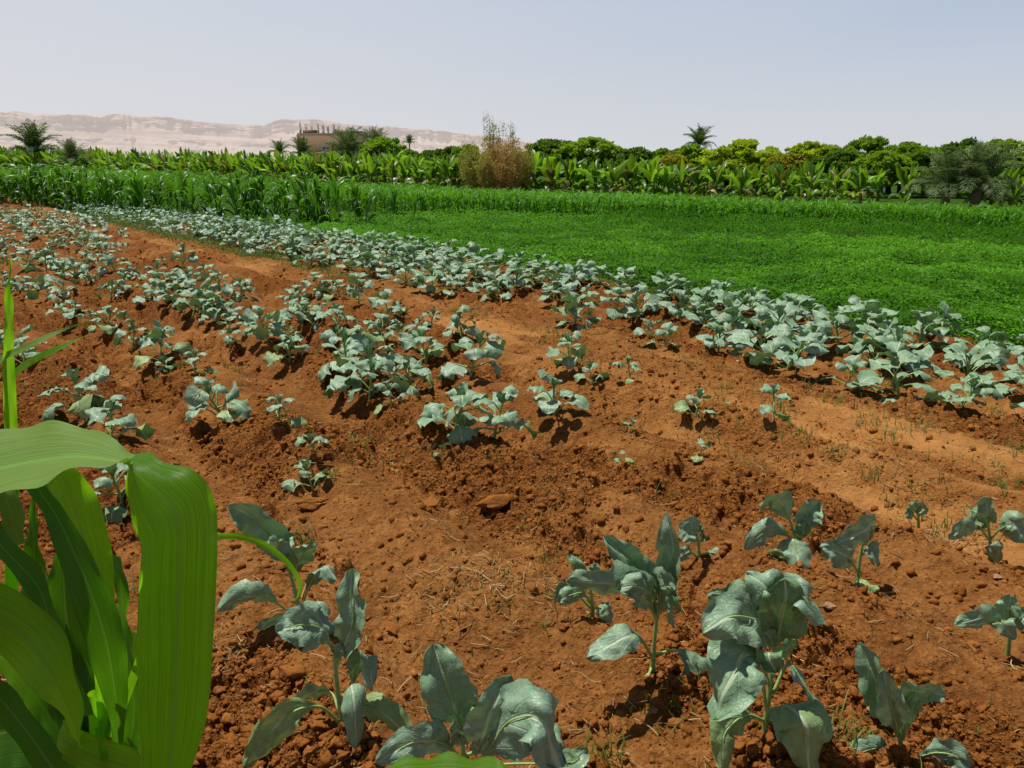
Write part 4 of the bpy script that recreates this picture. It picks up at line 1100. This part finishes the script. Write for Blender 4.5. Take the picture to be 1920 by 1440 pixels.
def banana_parts(seed, H=2.0, nl=15, merged=False):
    rng = np.random.default_rng(seed)
    sb = MB(); top = H * .30
    st = spline([[0, 0, -.05], [rng.normal(0, .04), rng.normal(0, .04), top * .5], [rng.normal(0, .06), rng.normal(0, .06), top]], 7)
    V, F = tube(st, np.linspace(.09, .05, 7), 7); sb.add(V, F)
    parts = [('pseudostem', sb.mesh('pseudostem', M['bstalk']))]
    allmb = MB(); az = rng.random() * 6.28
    for i in range(nl):
        f = i / (nl - 1)
        az += 2.3 + rng.normal(0, .4)
        low = i < 5
        L = H * rng.uniform(.50, .72) * (.85 + .25 * math.sin(f * 3.14))
        e0 = R(40) + f * R(48) + rng.normal(0, .15); e1 = -R(60) + f * R(138) + rng.normal(0, .4)
        base = st[-1] + [0, 0, -.15 * (1 - f)]
        if low:   # suckers and hanging leaves round the foot
            base = st[1] + np.array([rng.normal(0, .3), rng.normal(0, .3), 0]); e0, e1 = R(rng.uniform(45, 85)), R(rng.uniform(-80, 20)); L = H * rng.uniform(.38, .62)
        P = catleaf(base, az, e0, e1, L, rng, 13)
        s = np.linspace(0, 1, 13); b = np.clip((s - .14) / .86, 0, 1)
        ww = L * rng.uniform(.12, .18) * np.clip(np.sin(np.pi * b ** .75), 0, 1) ** .55 + .010
        ww[-1] = .01
        a2 = az + rng.normal(0, .7)
        V, F, U = strip(P, ww, np.array([-math.sin(a2), math.cos(a2), rng.normal(0, .5)]), rng.uniform(.15, .9), ragged=.45, rng=rng)
        old = rng.random() < (.34 if low else .10)
        tint = rng.normal(.0, .8)
        if merged: allmb.add(V, F, U, tint)
        else:
            q = MB(); q.add(V, F, U, tint); parts.append(('leaf', q.mesh('leaf', M['banana_old' if old else 'banana'])))
    if merged: parts.append(('foliage', allmb.mesh('foliage', M['banana'])))
    return parts

rng = np.random.default_rng(55)
BAN = [banana_parts(800 + k, 2.0) for k in range(6)]
BANM = [banana_parts(830 + k, 2.0, 15, True) for k in range(6)]
shrub_x = -1.0
front = []
x = -108.0
while x < 27:
    y = banana_front(x) + rng.normal(0, .5)
    if abs(x / y) < .70 and not (-2.6 < x < 1.2) and not (16.2 < x < 19.8): front.append((x, y))
    x += np.interp(x, [-80, -10, 20], [1.25, .95, .72]) * rng.uniform(.7, 1.35)
lft = sorted([f for f in front if f[0] < shrub_x], key=lambda f: -f[0]); rgt = sorted([f for f in front if f[0] >= shrub_x])
for side, lst in (('left', lft), ('right', rgt)):
    for i, (x, y) in enumerate(lst):
        Hb = np.interp(x, [-95, -68, -48, -20, 3, 12, 25], [5.0, 4.3, 3.6, 3.0, 2.5, 2.0, 1.75]) * rng.uniform(.86, 1.12)
        if i < 18: lab, grp = f"{ORD[i]} banana plant {side} of the rusty shrub in the front row", 'banana plants of the front row'
        elif side == 'left': lab, grp = 'banana plant in the left stretch of the front row, under the pale cliffs', 'banana plants under the cliffs'
        else: lab, grp = 'banana plant in the right end of the front row, near the drooping palms', 'banana plants near the drooping palms'
        spawn(BAN[int(rng.integers(6))], 'banana_plant', lab, 'banana plant', (x, y, 0), rng.random() * 6.28, Hb / 2.0, grp, (rng.normal(0, .06), rng.normal(0, .06)))
for row in range(1, 4):
    x = -114.0
    while x < 34:
        y = banana_front(x) + row * 2.6 - .8 + rng.normal(0, .8)
        if abs(x / y) < .70 and not (18.5 < x < 27 and row > 1):
            Hb = np.interp(x, [-95, -68, -48, -20, 3, 12, 25], [5.2, 4.4, 3.7, 3.1, 2.65, 2.15, 1.9]) * rng.uniform(.86, 1.16)
            lab, grp = (('banana plant behind the front row, left of the rusty shrub, only its leaf tops showing', 'banana plants behind the front row at left') if x < shrub_x
                        else ('banana plant behind the front row, right of the rusty shrub, below the round trees', 'banana plants behind the front row at right'))
            spawn(BANM[int(rng.integers(6))], 'banana_plant', lab, 'banana plant', (x, y, 0), rng.random() * 6.28, Hb / 2.0, grp, (rng.normal(0, .06), rng.normal(0, .06)))
        x += 1.55 * rng.uniform(.7, 1.3)

# ------------------------------------------------------------------ orchard trees
def tree_crown(seed, nblob=130, per=100, leaf=.115):
    """unit crown about 1 wide and 1 tall standing on z = 0: leaf clumps with gaps between them"""
    rng = np.random.default_rng(seed); mb = MB()
    ph = rng.random(4) * 6.28
    for k in range(nblob):
        zf = rng.uniform(-.55, 1); a = rng.random() * 6.28
        rad = (1 + .16 * math.sin(a * 2 + ph[0]) * math.sin(zf * 3 + ph[1]) + .10 * math.sin(a * 4 + ph[2])) * (rng.uniform(.80, 1.0) if k % 4 else rng.uniform(.3, .7))
        h = math.sqrt(max(0, 1 - zf * zf))
        c = np.array([math.cos(a) * h * .46, math.sin(a) * h * .46, .5 + zf * .44]) * [rad, rad, 1] 
        c[2] = .5 + (c[2] - .5) * (.88 + .12 * rad)
        m = int(per * rng.uniform(.6, 1.3)); br = rng.uniform(.045, .10)
        p = c + norm(rng.normal(size=(m, 3))) * (br * rng.random((m, 1)) ** .45) * np.array([1, 1, .75])
        A = norm(norm(p - np.array([0, 0, .4])) + rng.normal(0, .6, (m, 3)) - [0, 0, .2])
        B = norm(np.cross(A, rng.normal(size=(m, 3))))
        s = (leaf * .32 * rng.uniform(.6, 1.15, m))[:, None]
        V = np.stack([p - A * s, p + B * s * .45, p + A * s, p - B * s * .45], 1).reshape(-1, 3)
        t = np.clip(rng.normal(.45, .22) + .25 * (c[2] - .5) + rng.normal(0, .12, m), 0, 1)
        mb.add(V, np.arange(len(V)).reshape(-1, 4), None, np.repeat(t, 4))
    return mb
M['tree_dark'] = mat_foliage('tree_leaves_dark', (.038, .095, .010), (.150, .265, .020), (.22, .40, .015), .35, .5, .3, .25)
M['tree_mid'] = mat_foliage('tree_leaves_green', (.065, .160, .008), (.290, .450, .018), (.32, .54, .015), .4, .5, .3, .25)
M['tree_lime'] = mat_foliage('tree_leaves_lime', (.15, .235, .006), (.50, .62, .018), (.55, .70, .015), .45, .5, .3, .2)
M['tree_rust'] = mat_foliage('tree_leaves_new_growth', (.17, .215, .012), (.46, .46, .030), (.5, .44, .02), .4, .5, .3, .2, c3=(.36, .13, .03))
CROWN = {k: [tree_crown(900 + 10 * i + j).mesh('crown', M[k]) for j in range(3 if k != 'tree_rust' else 1)] for i, k in enumerate(('tree_dark', 'tree_mid', 'tree_lime', 'tree_rust'))}
def trunk_mesh(seed):
    rng = np.random.default_rng(seed); mb = MB()
    top = np.array([rng.normal(0, .05), rng.normal(0, .05), .42])
    V, F = tube(spline([[0, 0, -.02], top * [.4, .4, .5], top], 8), np.linspace(.045, .028, 8), 8); mb.add(V, F)
    for k in range(6):
        a = k * 1.05 + rng.normal(0, .2); e = top + np.array([math.cos(a) * .26, math.sin(a) * .26, rng.uniform(.1, .35)])
        V, F = tube(spline([top - [0, 0, .06], top * .6 + e * .4 + [0, 0, .03], e], 6), np.linspace(.02, .006, 6), 5); mb.add(V, F)
    return mb.mesh('trunk', M['bark'])
TRUNK = [trunk_mesh(k) for k in range(3)]
def on_line(u, off):
    """where the sight line of picture column u crosses the tree line standing `off` metres behind the banana front"""
    k = (u - 960) / FPX / (CP + (410 / FPX) * SP)
    y = (100 + off - 1.0137 * 45) / (1 + 1.0137 * k)
    return k * y, y
trees = [ # column, top, width px, leaves, metres behind, label
 (722, 258, 66, 'tree_mid', 16, 'bushy green tree beside the pair of palms right of the brick building'),
 (768, 281, 34, 'tree_mid', 12, 'small round green tree below the tiny distant palm'),
 (808, 283, 46, 'tree_dark', 16, 'low dark green tree between the tiny palm and the rusty shrub'),
 (842, 276, 58, 'tree_dark', 18, 'rounded dark green tree second left of the rusty shrub'),
 (876, 272, 52, 'tree_mid', 16, 'green tree touching the rusty shrub on its left side'),
 (1034, 262, 84, 'tree_dark', 14, 'big dark green tree just right of the rusty shrub'),
 (1106, 259, 88, 'tree_mid', 15, 'light green domed tree, second right of the rusty shrub'),
 (1154, 277, 54, 'tree_dark', 18, 'low dark green tree right of the light domed one'),
 (1192, 277, 56, 'tree_dark', 14, 'dark green tree midway between the domed tree and the tall palm'),
 (1226, 284, 50, 'tree_dark', 18, 'low dull green tree left of the yellowish bush'),
 (1246, 279, 40, 'tree_mid', 13, 'small green tree behind the yellowish bush'),
 (1262, 289, 54, 'tree_rust', 9, 'small yellowish tree low in front of the tall palm'),
 (1296, 272, 62, 'tree_mid', 13, 'green tree at the foot of the tall palm'),
 (1338, 282, 50, 'tree_dark', 16, 'dark olive tree between the tall palm and the bright lime tree'),
 (1392, 263, 92, 'tree_lime', 13, 'brightest yellow-green tree, right of the tall palm'),
 (1440, 281, 56, 'tree_lime', 12, 'smaller lime green tree leaning on the brightest one'),
 (1474, 289, 54, 'tree_rust', 10, 'tree with orange new growth between two lime trees'),
 (1514, 267, 68, 'tree_lime', 14, 'lime topped tree right of the one with orange growth'),
 (1550, 271, 48, 'tree_lime', 17, 'narrow lime tree peeping over its darker neighbour'),
 (1576, 279, 76, 'tree_dark', 12, 'wide dark green tree in the middle of the right-hand trees'),
 (1628, 257, 74, 'tree_mid', 19, 'tallest domed tree of the right-hand trees, thin at its edges'),
 (1656, 284, 70, 'tree_mid', 11, 'bright green low tree in front of the tallest domed one'),
 (1692, 267, 68, 'tree_mid', 15, 'green tree with pointed top left of the grey palms'),
 (1738, 276, 66, 'tree_mid', 14, 'mid green tree whose right side meets the grey palm fronds'),
 (1806, 260, 70, 'tree_dark', 15, 'dark tree directly behind the left grey palm'),
 (1862, 262, 100, 'tree_mid', 14, 'broad green tree directly behind the right grey palm'),
 (1914, 283, 66, 'tree_mid', 12, 'green tree cut by the right frame edge behind the palms'),
]
fill = [(u, v, 84, mt, 21) for u, v, mt in ((1070, 280, 'tree_mid'), (1130, 284, 'tree_dark'), (1215, 288, 'tree_dark'), (1275, 286, 'tree_dark'), (1322, 288, 'tree_mid'), (1365, 286, 'tree_mid'),
        (1420, 288, 'tree_mid'), (1495, 286, 'tree_mid'), (1535, 290, 'tree_dark'), (1600, 288, 'tree_mid'), (1672, 286, 'tree_dark'), (1716, 288, 'tree_dark'), (1770, 282, 'tree_mid'), (1835, 278, 'tree_dark'), (1890, 280, 'tree_dark'), (825, 290, 'tree_mid'), (860, 288, 'tree_dark'))]
for i, (u, v, w, mt, off, lab) in enumerate(trees + [f + ('low tree filling the gaps at the back of the orchard',) for f in fill]):
    x, y = on_line(u, off); mp = y * .93 / FPX
    hgt = CAM_H + (313.5 - v) * mp; wd = w * mp * 1.6
    t = thing('orchard_tree', lab, 'tree', (x, y, 0), rng.random() * 6.28, 1, 'orchard trees behind the banana plants' if i < len(trees) else 'low trees at the back of the orchard')
    t.scale = (wd, wd, hgt)
    link('trunk', TRUNK[i % 3], t); link('crown', CROWN[mt][i % len(CROWN[mt])], t)

# ------------------------------------------------------------------ date palms
def frond_mesh(seed, L=1.0, e0=60, e1=-40, n=34, wleaf=.011):
    rng = np.random.default_rng(seed); mb = MB()
    P = catleaf(np.zeros(3), 0, R(e0), R(e1), L, np.random.default_rng(1), 14); P = spline(P, 24)
    V, F = tube(P, np.linspace(.018, .004, 24) * L, 4); mb.add(V, F, None, .75)
    T = norm(np.gradient(P, axis=0)); S = np.tile([0, 1.0, 0], (24, 1)); N = np.cross(S, T); N *= -1
    for k in range(n * 2):
        s = .12 + .86 * (k // 2) / n; i = min(23, int(s * 23)); sg = 1 if k % 2 else -1
        l = L * .30 * math.sin(math.pi * min(1, .22 + .74 * s)) * rng.uniform(.85, 1.1)
        d = norm(S[i] * sg * .75 + T[i] * .55 + N[i] * rng.uniform(-.1, .35))
        tip = P[i] + d * l + np.array([0, 0, -.22 * l]); mid = P[i] + d * l * .55
        w = wleaf * L * T[i]
        V = np.array([P[i] - w * .5, P[i] + w * .5, mid + w, mid - w, tip])
        mb.add(V, np.array([[0, 1, 2, 3]]), None, float(np.clip(rng.normal(.45, .25), 0, 1))); mb.add(V[2:], np.array([[1, 0, 2]]), None, .5)
    return mb
FR = [frond_mesh(k, 1, e0, e1) for k, (e0, e1) in enumerate(((86, 62), (70, 28), (50, -6), (26, -52)))]
FRM = [f.mesh('frond', M['frond']) for f in FR]
M['frond_green'] = mat_foliage('palm_frond_green', (.045, .095, .020), (.14, .215, .055), (.18, .29, .05), .3, .5, .3, .3)
FRG = [f.mesh('frond', M['frond_green']) for f in FR]
def palm(label, u, vc, rpx, Y, grey=True, nf=30, droop=0, merged=False, tr=.13, lean=0.0):
    x = (u - 960) / FPX / (CP + (410 / FPX) * SP) * Y; mp = Y * .93 / FPX
    zc = CAM_H + (310.5 - vc) * mp; L = rpx * mp * 1.5
    t = thing('date_palm', label, 'palm tree', (x - lean, Y, 0), 0, 1, 'date palms')
    mb = MB(); P = spline([[0, 0, -.05], [lean * .3, 0, zc * .5], [lean, 0, zc]], 12)
    V, F = tube(P, tr * (1 + .12 * np.sin(np.arange(12) * 2.4)) * np.linspace(1.15, .9, 12), 9); mb.add(V, F); link('trunk', mb.mesh('trunk', M['palmbark']), t)
    cm = MB()
    for i in range(nf):
        f = (i + .5) / nf; kind = min(3, int((f + droop * .25) * 4)); az = i * 2.39996 + rng.normal(0, .15)
        s = L * rng.uniform(.85, 1.12) * (.85 if kind == 0 else 1)
        top = np.array([lean, 0, zc - .10 * L * f])
        if merged:
            V, F, U, T = FR[kind].arr(); c_, s_ = math.cos(az), math.sin(az); V = V * s
            W = np.stack([V[:, 0] * c_ - V[:, 1] * s_, V[:, 0] * s_ + V[:, 1] * c_, V[:, 2]], 1) + top
            off = cm.n; cm.V.append(W); cm.U.append(U); cm.T.append(T)
            for q in F: cm.F[q.shape[1]].append(q + off)
            cm.n += len(W)
        else:
            o = link('frond', (FRM if grey else FRG)[kind], t); o.location = top; o.scale = (s, s, s); o.rotation_euler = (rng.normal(0, .08), rng.normal(0, .08), az)
    if merged: link('crown', cm.mesh('crown', M['frond_green'] if not grey else M['frond']), t)
palm('large feathery palm at the far left rising before the cliffs', 68, 280, 44, 128, False, 30, .1)
palm('greyish palm low among the banana plants at the far left', 138, 302, 34, 104, True, 26, .1)
palm('dark little palm left of the brick building', 526, 286, 21, 112, False, 24, .1, True)
palm('upright palm standing against the left corner of the brick building', 568, 288, 26, 108, False, 26, 0, True)
palm('feathery grey palm covering the right half of the brick building', 654, 290, 42, 92, True, 34, .1)
palm('palm with upright fronds right of the brick building', 704, 286, 38, 94, True, 30, -.05)
palm('tiny distant palm alone against the cliffs', 769, 268, 13, 150, False, 24, .2, True)
palm('tall palm standing clear above the trees against the sky', 1308, 270, 29, 66, False, 30, -.02, lean=.3)
palm('left one of the two drooping grey palms at the right', 1782, 350, 62, 33.6, True, 34, .25, tr=.16)
palm('right one of the two drooping grey palms, its trunk visible', 1842, 344, 66, 33.2, True, 38, .2, tr=.17, lean=.1)

# ------------------------------------------------------------------ the rusty shrub
def rusty_shrub():
    rng = np.random.default_rng(66)
    x, y = -.85, 52.5
    t = thing('rusty_shrub', 'tall wispy shrub with rust-brown and olive leaves, thin at its top', 'shrub', (x, y, 0))
    sb, fb = MB(), MB()
    for k in range(120):
        a = rng.random() * 6.28; rad = 2.45 * rng.random() ** .42; core = k < 12
        h = rng.uniform(4.1, 5.2) if core else rng.uniform(1.6, 4.1) * (1 - .11 * rad)
        if core: rad *= .5
        e = np.array([math.cos(a) * rad, math.sin(a) * rad, max(h, 1.2)])
        P = spline([[math.cos(a) * rad * .5, math.sin(a) * rad * .5, -.05], [e[0] * .9, e[1] * .9, e[2] * .45], e], 10)
        P += rng.normal(0, .03, P.shape)
        V, F = tube(P, np.linspace(.028, .006, 10), 4); sb.add(V, F)
        for q in range(15):
            f = rng.uniform(.15 if not core else .5, 1); i = min(9, int(f * 9)); p0 = P[i]
            d = norm(rng.normal(size=3) + np.array([0, 0, .6])); l = rng.uniform(.2, .55); tw = np.stack([p0, p0 + d * l * .5, p0 + d * l + [0, 0, -.05]])
            V, F = tube(tw, np.array([.007, .005, .003]), 3); sb.add(V, F)
            m = 30 if not core else (10 if p0[2] > 3.7 else 18)
            c = p0 + d * l * rng.random((m, 1)) * 1.1 + rng.normal(0, .09, (m, 3))
            A = norm(rng.normal(size=(m, 3)) + [0, 0, -.2]); B = norm(np.cross(A, rng.normal(size=(m, 3)))); s = rng.uniform(.035, .075, m)[:, None]
            V = np.stack([c - A * s, c + B * s * .4, c + A * s, c - B * s * .4], 1).reshape(-1, 3)
            rust = .50 - .34 * sstep(2.7, 4.0, p0[2]) + .2 * math.sin(p0[0] * 1.7 + 1) 
            tt = np.clip(rng.normal(rust, .22, m), 0, 1)
            fb.add(V, np.arange(len(V)).reshape(-1, 4), None, np.repeat(tt, 4))
    m = NT('rusty_leaves')
    c = m.ramp(m.attr('tint'), [(.15, (.26, .36, .045)), (.45, (.46, .42, .08)), (.65, (.58, .34, .10)), (.95, (.62, .30, .14))])
    link('stems', sb.mesh('stems', mat_plain('shrub_stems', (.20, .13, .06), (.34, .25, .11), 9)), t)
    link('foliage', fb.mesh('foliage', m.finish(c, .6, .2, transl=c, tfac=.3)), t)
rusty_shrub()

# ------------------------------------------------------------------ the unfinished brick building
def building():
    Y = 165.0; mp = Y * .93 / FPX
    kx = lambda u: (u - 960) / FPX / (CP + (410 / FPX) * SP) * Y
    zz = lambda v: CAM_H + (310.5 - v) * mp
    x0 = kx(560); t = thing('brick_building', 'unfinished brown brick building with bare columns and rebar on its roof', 'building', (x0, Y, 0))
    m = NT('brown_brick'); co = objpos(m)
    br = m.n('TexBrick', {'Vector': m.n('Mapping', {'Vector': m.n('CombineXYZ', {0: m.n('SeparateXYZ', {0: co}).outputs[0], 1: m.n('SeparateXYZ', {0: co}).outputs[2]}).outputs[0]}).outputs[0],
             'Scale': 2.2, 'Color1': (.24, .14, .085), 'Color2': (.30, .175, .105), 'Mortar': (.24, .18, .13)})
    M['brick'] = m.finish(m.mix(m.ramp(m.noise(.6, 4, .6, co), [(.35, 0.0), (.7, .5)]), br.outputs['Color'], (.26, .17, .11)), .9, .1)
    M['conc'] = mat_plain('bare_concrete', (.40, .33, .26), (.56, .48, .38), 6, .9, .1)
    M['steel'] = mat_plain('rusty_rebar', (.09, .055, .04), (.16, .09, .06), 20, .8, .2)
    W = kx(690) - x0; D = 9.0; zr = zz(255); za = zz(249)
    mb = MB(); mb.add(*box((W * .5, D / 2, zr / 2), (W, D, zr))); link('wall', mb.mesh('wall', M['brick'], False), t)
    mb = MB(); mb.add(*box((W * .38 / 2 * 1.1 + W * .5, D * .5, (zr + za) / 2 + .15), (W * .42, D * .8, za - zr + .3))); mb.add(*box((W * .5, .15, zr + .25), (W * .98, .3, .5)))
    mb.add(*box((W * .19, .18, zr + .6), (W * .2, .3, 1.0))); link('parapet_wall', mb.mesh('parapet_wall', M['brick'], False), t)
    mb = MB(); mb.add(*box((W * .5, D * .5, zr * .55), (W + .12, D + .12, .28))); mb.add(*box((W * .5, D * .5, zr + .06), (W + .16, D + .16, .2))); link('floor_slab', mb.mesh('floor_slab', M['conc'], False), t)
    for k, (u, v) in enumerate(((567, 240), (572, 243), (577, 243), (582, 244), (600, 241), (605, 244), (609, 244), (613, 246), (618, 247), (625, 243), (629, 243), (633, 245), (662, 246))):
        xx = kx(u) - x0; zt = zz(v); yy = (.35, 2.6, .5, 3.0)[k % 4]
        q = MB(); q.add(*box((xx, yy, (zr + zt) / 2), (.34, .34, zt - zr))); o = link('column', q.mesh('column', M['conc'], False), t)
        q = MB()
        for dx, dy in ((-.1, -.1), (.1, -.1), (-.1, .1), (.1, .1)):
            hh = rng.uniform(.6, 1.15); V, F = tube(np.array([[xx + dx, yy + dy, zt - .05], [xx + dx * 1.1, yy + dy, zt + hh * .5], [xx + dx * 1.3 + rng.normal(0, .04), yy + dy, zt + hh]]), .028, 4); q.add(V, F)
        link('rebar', q.mesh('rebar', M['steel']), o)
    g = NT('window_glass'); M['glass'] = g.finish((.10, .17, .26), .12, .6)
    M['wframe'] = mat_plain('white_window_frame', (.70, .70, .68), (.80, .80, .78), 10, .5)
    xa, xb, zt, zb = kx(606.5) - x0, kx(619.5) - x0, zz(275.5), zz(284.5)
    q = MB(); w_, h_ = xb - xa, zt - zb; xc, zc = (xa + xb) / 2, (zt + zb) / 2
    for c, s in (((xc, -.04, zt), (w_ + .2, .14, .14)), ((xc, -.04, zb), (w_ + .2, .2, .16)), ((xa, -.04, zc), (.14, .13, h_)), ((xb, -.04, zc), (.14, .13, h_)), ((xc, -.04, zc), (.10, .12, h_))): q.add(*box(c, s))
    wf = link('window', q.mesh('window', M['wframe'], False), t)
    q = MB(); q.add(*box((xc, -.012, zc), (w_, .03, h_))); link('pane', q.mesh('pane', M['glass'], False), wf)
    q = MB(); q.add(*box((kx(626) - x0, -.02, zz(274)), (.35, .06, .7))); link('window_opening', q.mesh('window_opening', M['steel'], False), t)
building()

# ------------------------------------------------------------------ the desert cliffs
def cliffs():
    D0 = 2600.0
    prof = [(-500, 216), (-200, 212), (0, 207), (40, 207), (60, 210), (150, 214), (200, 218), (214, 212), (240, 210.5), (300, 214), (350, 222), (430, 229), (500, 230.5), (524, 221), (570, 219.5), (620, 225), (680, 233),
            (760, 238), (830, 243), (880, 250), (940, 258), (1000, 266), (1050, 277), (1110, 292), (1200, 312), (1300, 330)]
    pu, pv = np.array(prof).T
    U = np.linspace(-500, 1300, 620); nz = 74
    kx = (U - 960) / FPX / (CP + (410 / FPX) * SP)
    top = np.interp(U, pu, pv) + .9 * fbm(U * .05, U * 0, 3, 4)
    Ht = np.maximum(CAM_H + (310.5 - top) * D0 * .93 / FPX, 2)
    f = np.linspace(0, 1, nz)
    UU, FF = np.meshgrid(U, f, indexing='ij'); K = np.repeat(kx[:, None], nz, 1); HH = np.repeat(Ht[:, None], nz, 1)
    Z = -8 + FF * (HH + 8)
    # benches: talus, lower cliff, bench, upper cliff
    setback = np.interp(FF, [0, .30, .36, .50, .56, .66, .72, .97, 1], [0, 190, 215, 300, 320, 400, 425, 455, 520])
    gul = fbm(UU * .018, FF * .8, 5, 4) * 70 + np.abs(fbm(UU * .07, FF * .5, 15, 4)) * 38 * (sstep(.6, .7, FF) + sstep(.30, .36, FF) * (1 - sstep(.46, .52, FF))) + fbm(UU * .03, FF * 22, 25, 3) * 10
    Y = D0 - 420 + setback + gul
    band = fbm(Z * .09 + UU * .006, UU * .010, 35, 4)
    X = K * D0 + (Y - D0) * K
    V = np.stack([X, Y, Z], -1)
    # plateau behind the rim
    back = V[:, -1:, :] + np.array([0, 900.0, -30.0]); V = np.concatenate([V, back], 1)
    band = np.concatenate([band, band[:, -1:]], 1)
    F = grid_faces(620, nz + 1)[:, ::-1]
    m = NT('hazed_limestone'); t = m.attr('strata'); co = objpos(m)
    c = m.ramp(m.math('ADD', m.math('MULTIPLY', t, .5), .5), [(.15, (.40, .30, .24)), (.5, (.60, .46, .36)), (.85, (.68, .54, .43))])
    c = m.mix(m.ramp(m.noise(.012, 6, .65, co), [(.4, 0.0), (.75, .25)]), c, (.45, .34, .31))
    d = m.n('BsdfDiffuse', {'Color': c}).outputs[0]
    e = m.n('Emission', {'Color': (.640, .570, .545), 'Strength': 1.0}).outputs[0]      # aerial haze, painted onto the rock as an even glow
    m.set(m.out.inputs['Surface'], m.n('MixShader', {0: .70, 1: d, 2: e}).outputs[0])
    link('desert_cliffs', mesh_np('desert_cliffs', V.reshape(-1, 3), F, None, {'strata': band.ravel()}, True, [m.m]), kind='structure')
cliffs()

# ------------------------------------------------------------------ light, sky and camera
SUN_EL, SUN_AZ = R(70), R(-58)      # azimuth from +Y, negative to the left
sun = bpy.data.lights.new('sun', 'SUN'); sun.energy = 5.0; sun.angle = R(.53); sun.color = (1, .95, .86)
so = bpy.data.objects.new('sun', sun); COL.objects.link(so)
sd = Vector((math.sin(SUN_AZ) * math.cos(SUN_EL), math.cos(SUN_AZ) * math.cos(SUN_EL), math.sin(SUN_EL)))
so.rotation_euler = sd.to_track_quat('Z', 'Y').to_euler(); so.location = sd * 50
world = bpy.data.worlds.new('World'); scene.world = world; world.use_nodes = True
wt = world.node_tree; wt.nodes.clear()
sky = wt.nodes.new('ShaderNodeTexSky'); sky.sky_type = 'NISHITA'; sky.sun_disc = False
sky.sun_elevation = SUN_EL; sky.sun_rotation = SUN_AZ
sky.altitude = 80; sky.air_density = 1.2; sky.dust_density = 1.0; sky.ozone_density = 2.0
# dusty valley air: pale low down and towards the sun, greyer blue higher up, giving way to the clear sky overhead
gen = wt.nodes.new('ShaderNodeTexCoord'); sep = wt.nodes.new('ShaderNodeSeparateXYZ'); wt.links.new(gen.outputs['Generated'], sep.inputs[0])
def mrange(src, a0, a1, b0, b1):
    n_ = wt.nodes.new('ShaderNodeMapRange'); n_.interpolation_type = 'SMOOTHSTEP'
    for k_, v_ in zip(('From Min', 'From Max', 'To Min', 'To Max'), (a0, a1, b0, b1)): n_.inputs[k_].default_value = v_
    wt.links.new(src, n_.inputs['Value']); return n_.outputs[0]
def wmix(f_, a_, b_):
    n_ = wt.nodes.new('ShaderNodeMixRGB'); wt.links.new(f_, n_.inputs['Fac'])
    for k_, v_ in (('Color1', a_), ('Color2', b_)):
        if isinstance(v_, tuple): n_.inputs[k_].default_value = v_
        else: wt.links.new(v_, n_.inputs[k_])
    return n_.outputs[0]
low = wmix(mrange(sep.outputs[0], -.6, .6, 0, 1), (14.4, 14.5, 14.8, 1), (13.0, 13.5, 14.3, 1))
high = wmix(mrange(sep.outputs[0], -.6, .6, 0, 1), (12.9, 13.6, 15.1, 1), (9.0, 10.9, 13.9, 1))
hz = wmix(mrange(sep.outputs[2], .0, .20, 0, 1), low, high)
nz_ = wt.nodes.new('ShaderNodeTexNoise'); nz_.inputs['Scale'].default_value = 2.2; nz_.inputs['Detail'].default_value = 5
mp_ = wt.nodes.new('ShaderNodeMapping'); mp_.inputs['Scale'].default_value = (1, 1, 5); wt.links.new(gen.outputs['Generated'], mp_.inputs[0]); wt.links.new(mp_.outputs[0], nz_.inputs['Vector'])
hz = wmix(mrange(nz_.outputs[0], .3, .75, 0, .22), hz, (14.0, 13.9, 14.8, 1))      # faint uneven veils of dust
final = wmix(mrange(sep.outputs[2], .17, .32, .04, 1), hz, sky.outputs[0])
bg = wt.nodes.new('ShaderNodeBackground'); bg.inputs['Strength'].default_value = .05
wo = wt.nodes.new('ShaderNodeOutputWorld')
wt.links.new(final, bg.inputs['Color']); wt.links.new(bg.outputs[0], wo.inputs['Surface'])

cam = bpy.data.cameras.new('camera'); cam.sensor_width = 36; cam.lens = 36 * FPX / 1920; cam.clip_end = 30000; cam.clip_start = .02
co = bpy.data.objects.new('camera', cam); COL.objects.link(co)
co.location = (0, 0, CAM_H); co.rotation_euler = (math.pi / 2 - PITCH, 0, 0)
scene.camera = co
scene.view_settings.view_transform = 'Standard'; scene.view_settings.look = 'None'
scene.view_settings.exposure = 0; scene.view_settings.gamma = 1
scene.cycles.max_bounces = 6; scene.cycles.transparent_max_bounces = 4
scene.cycles.use_denoising = True
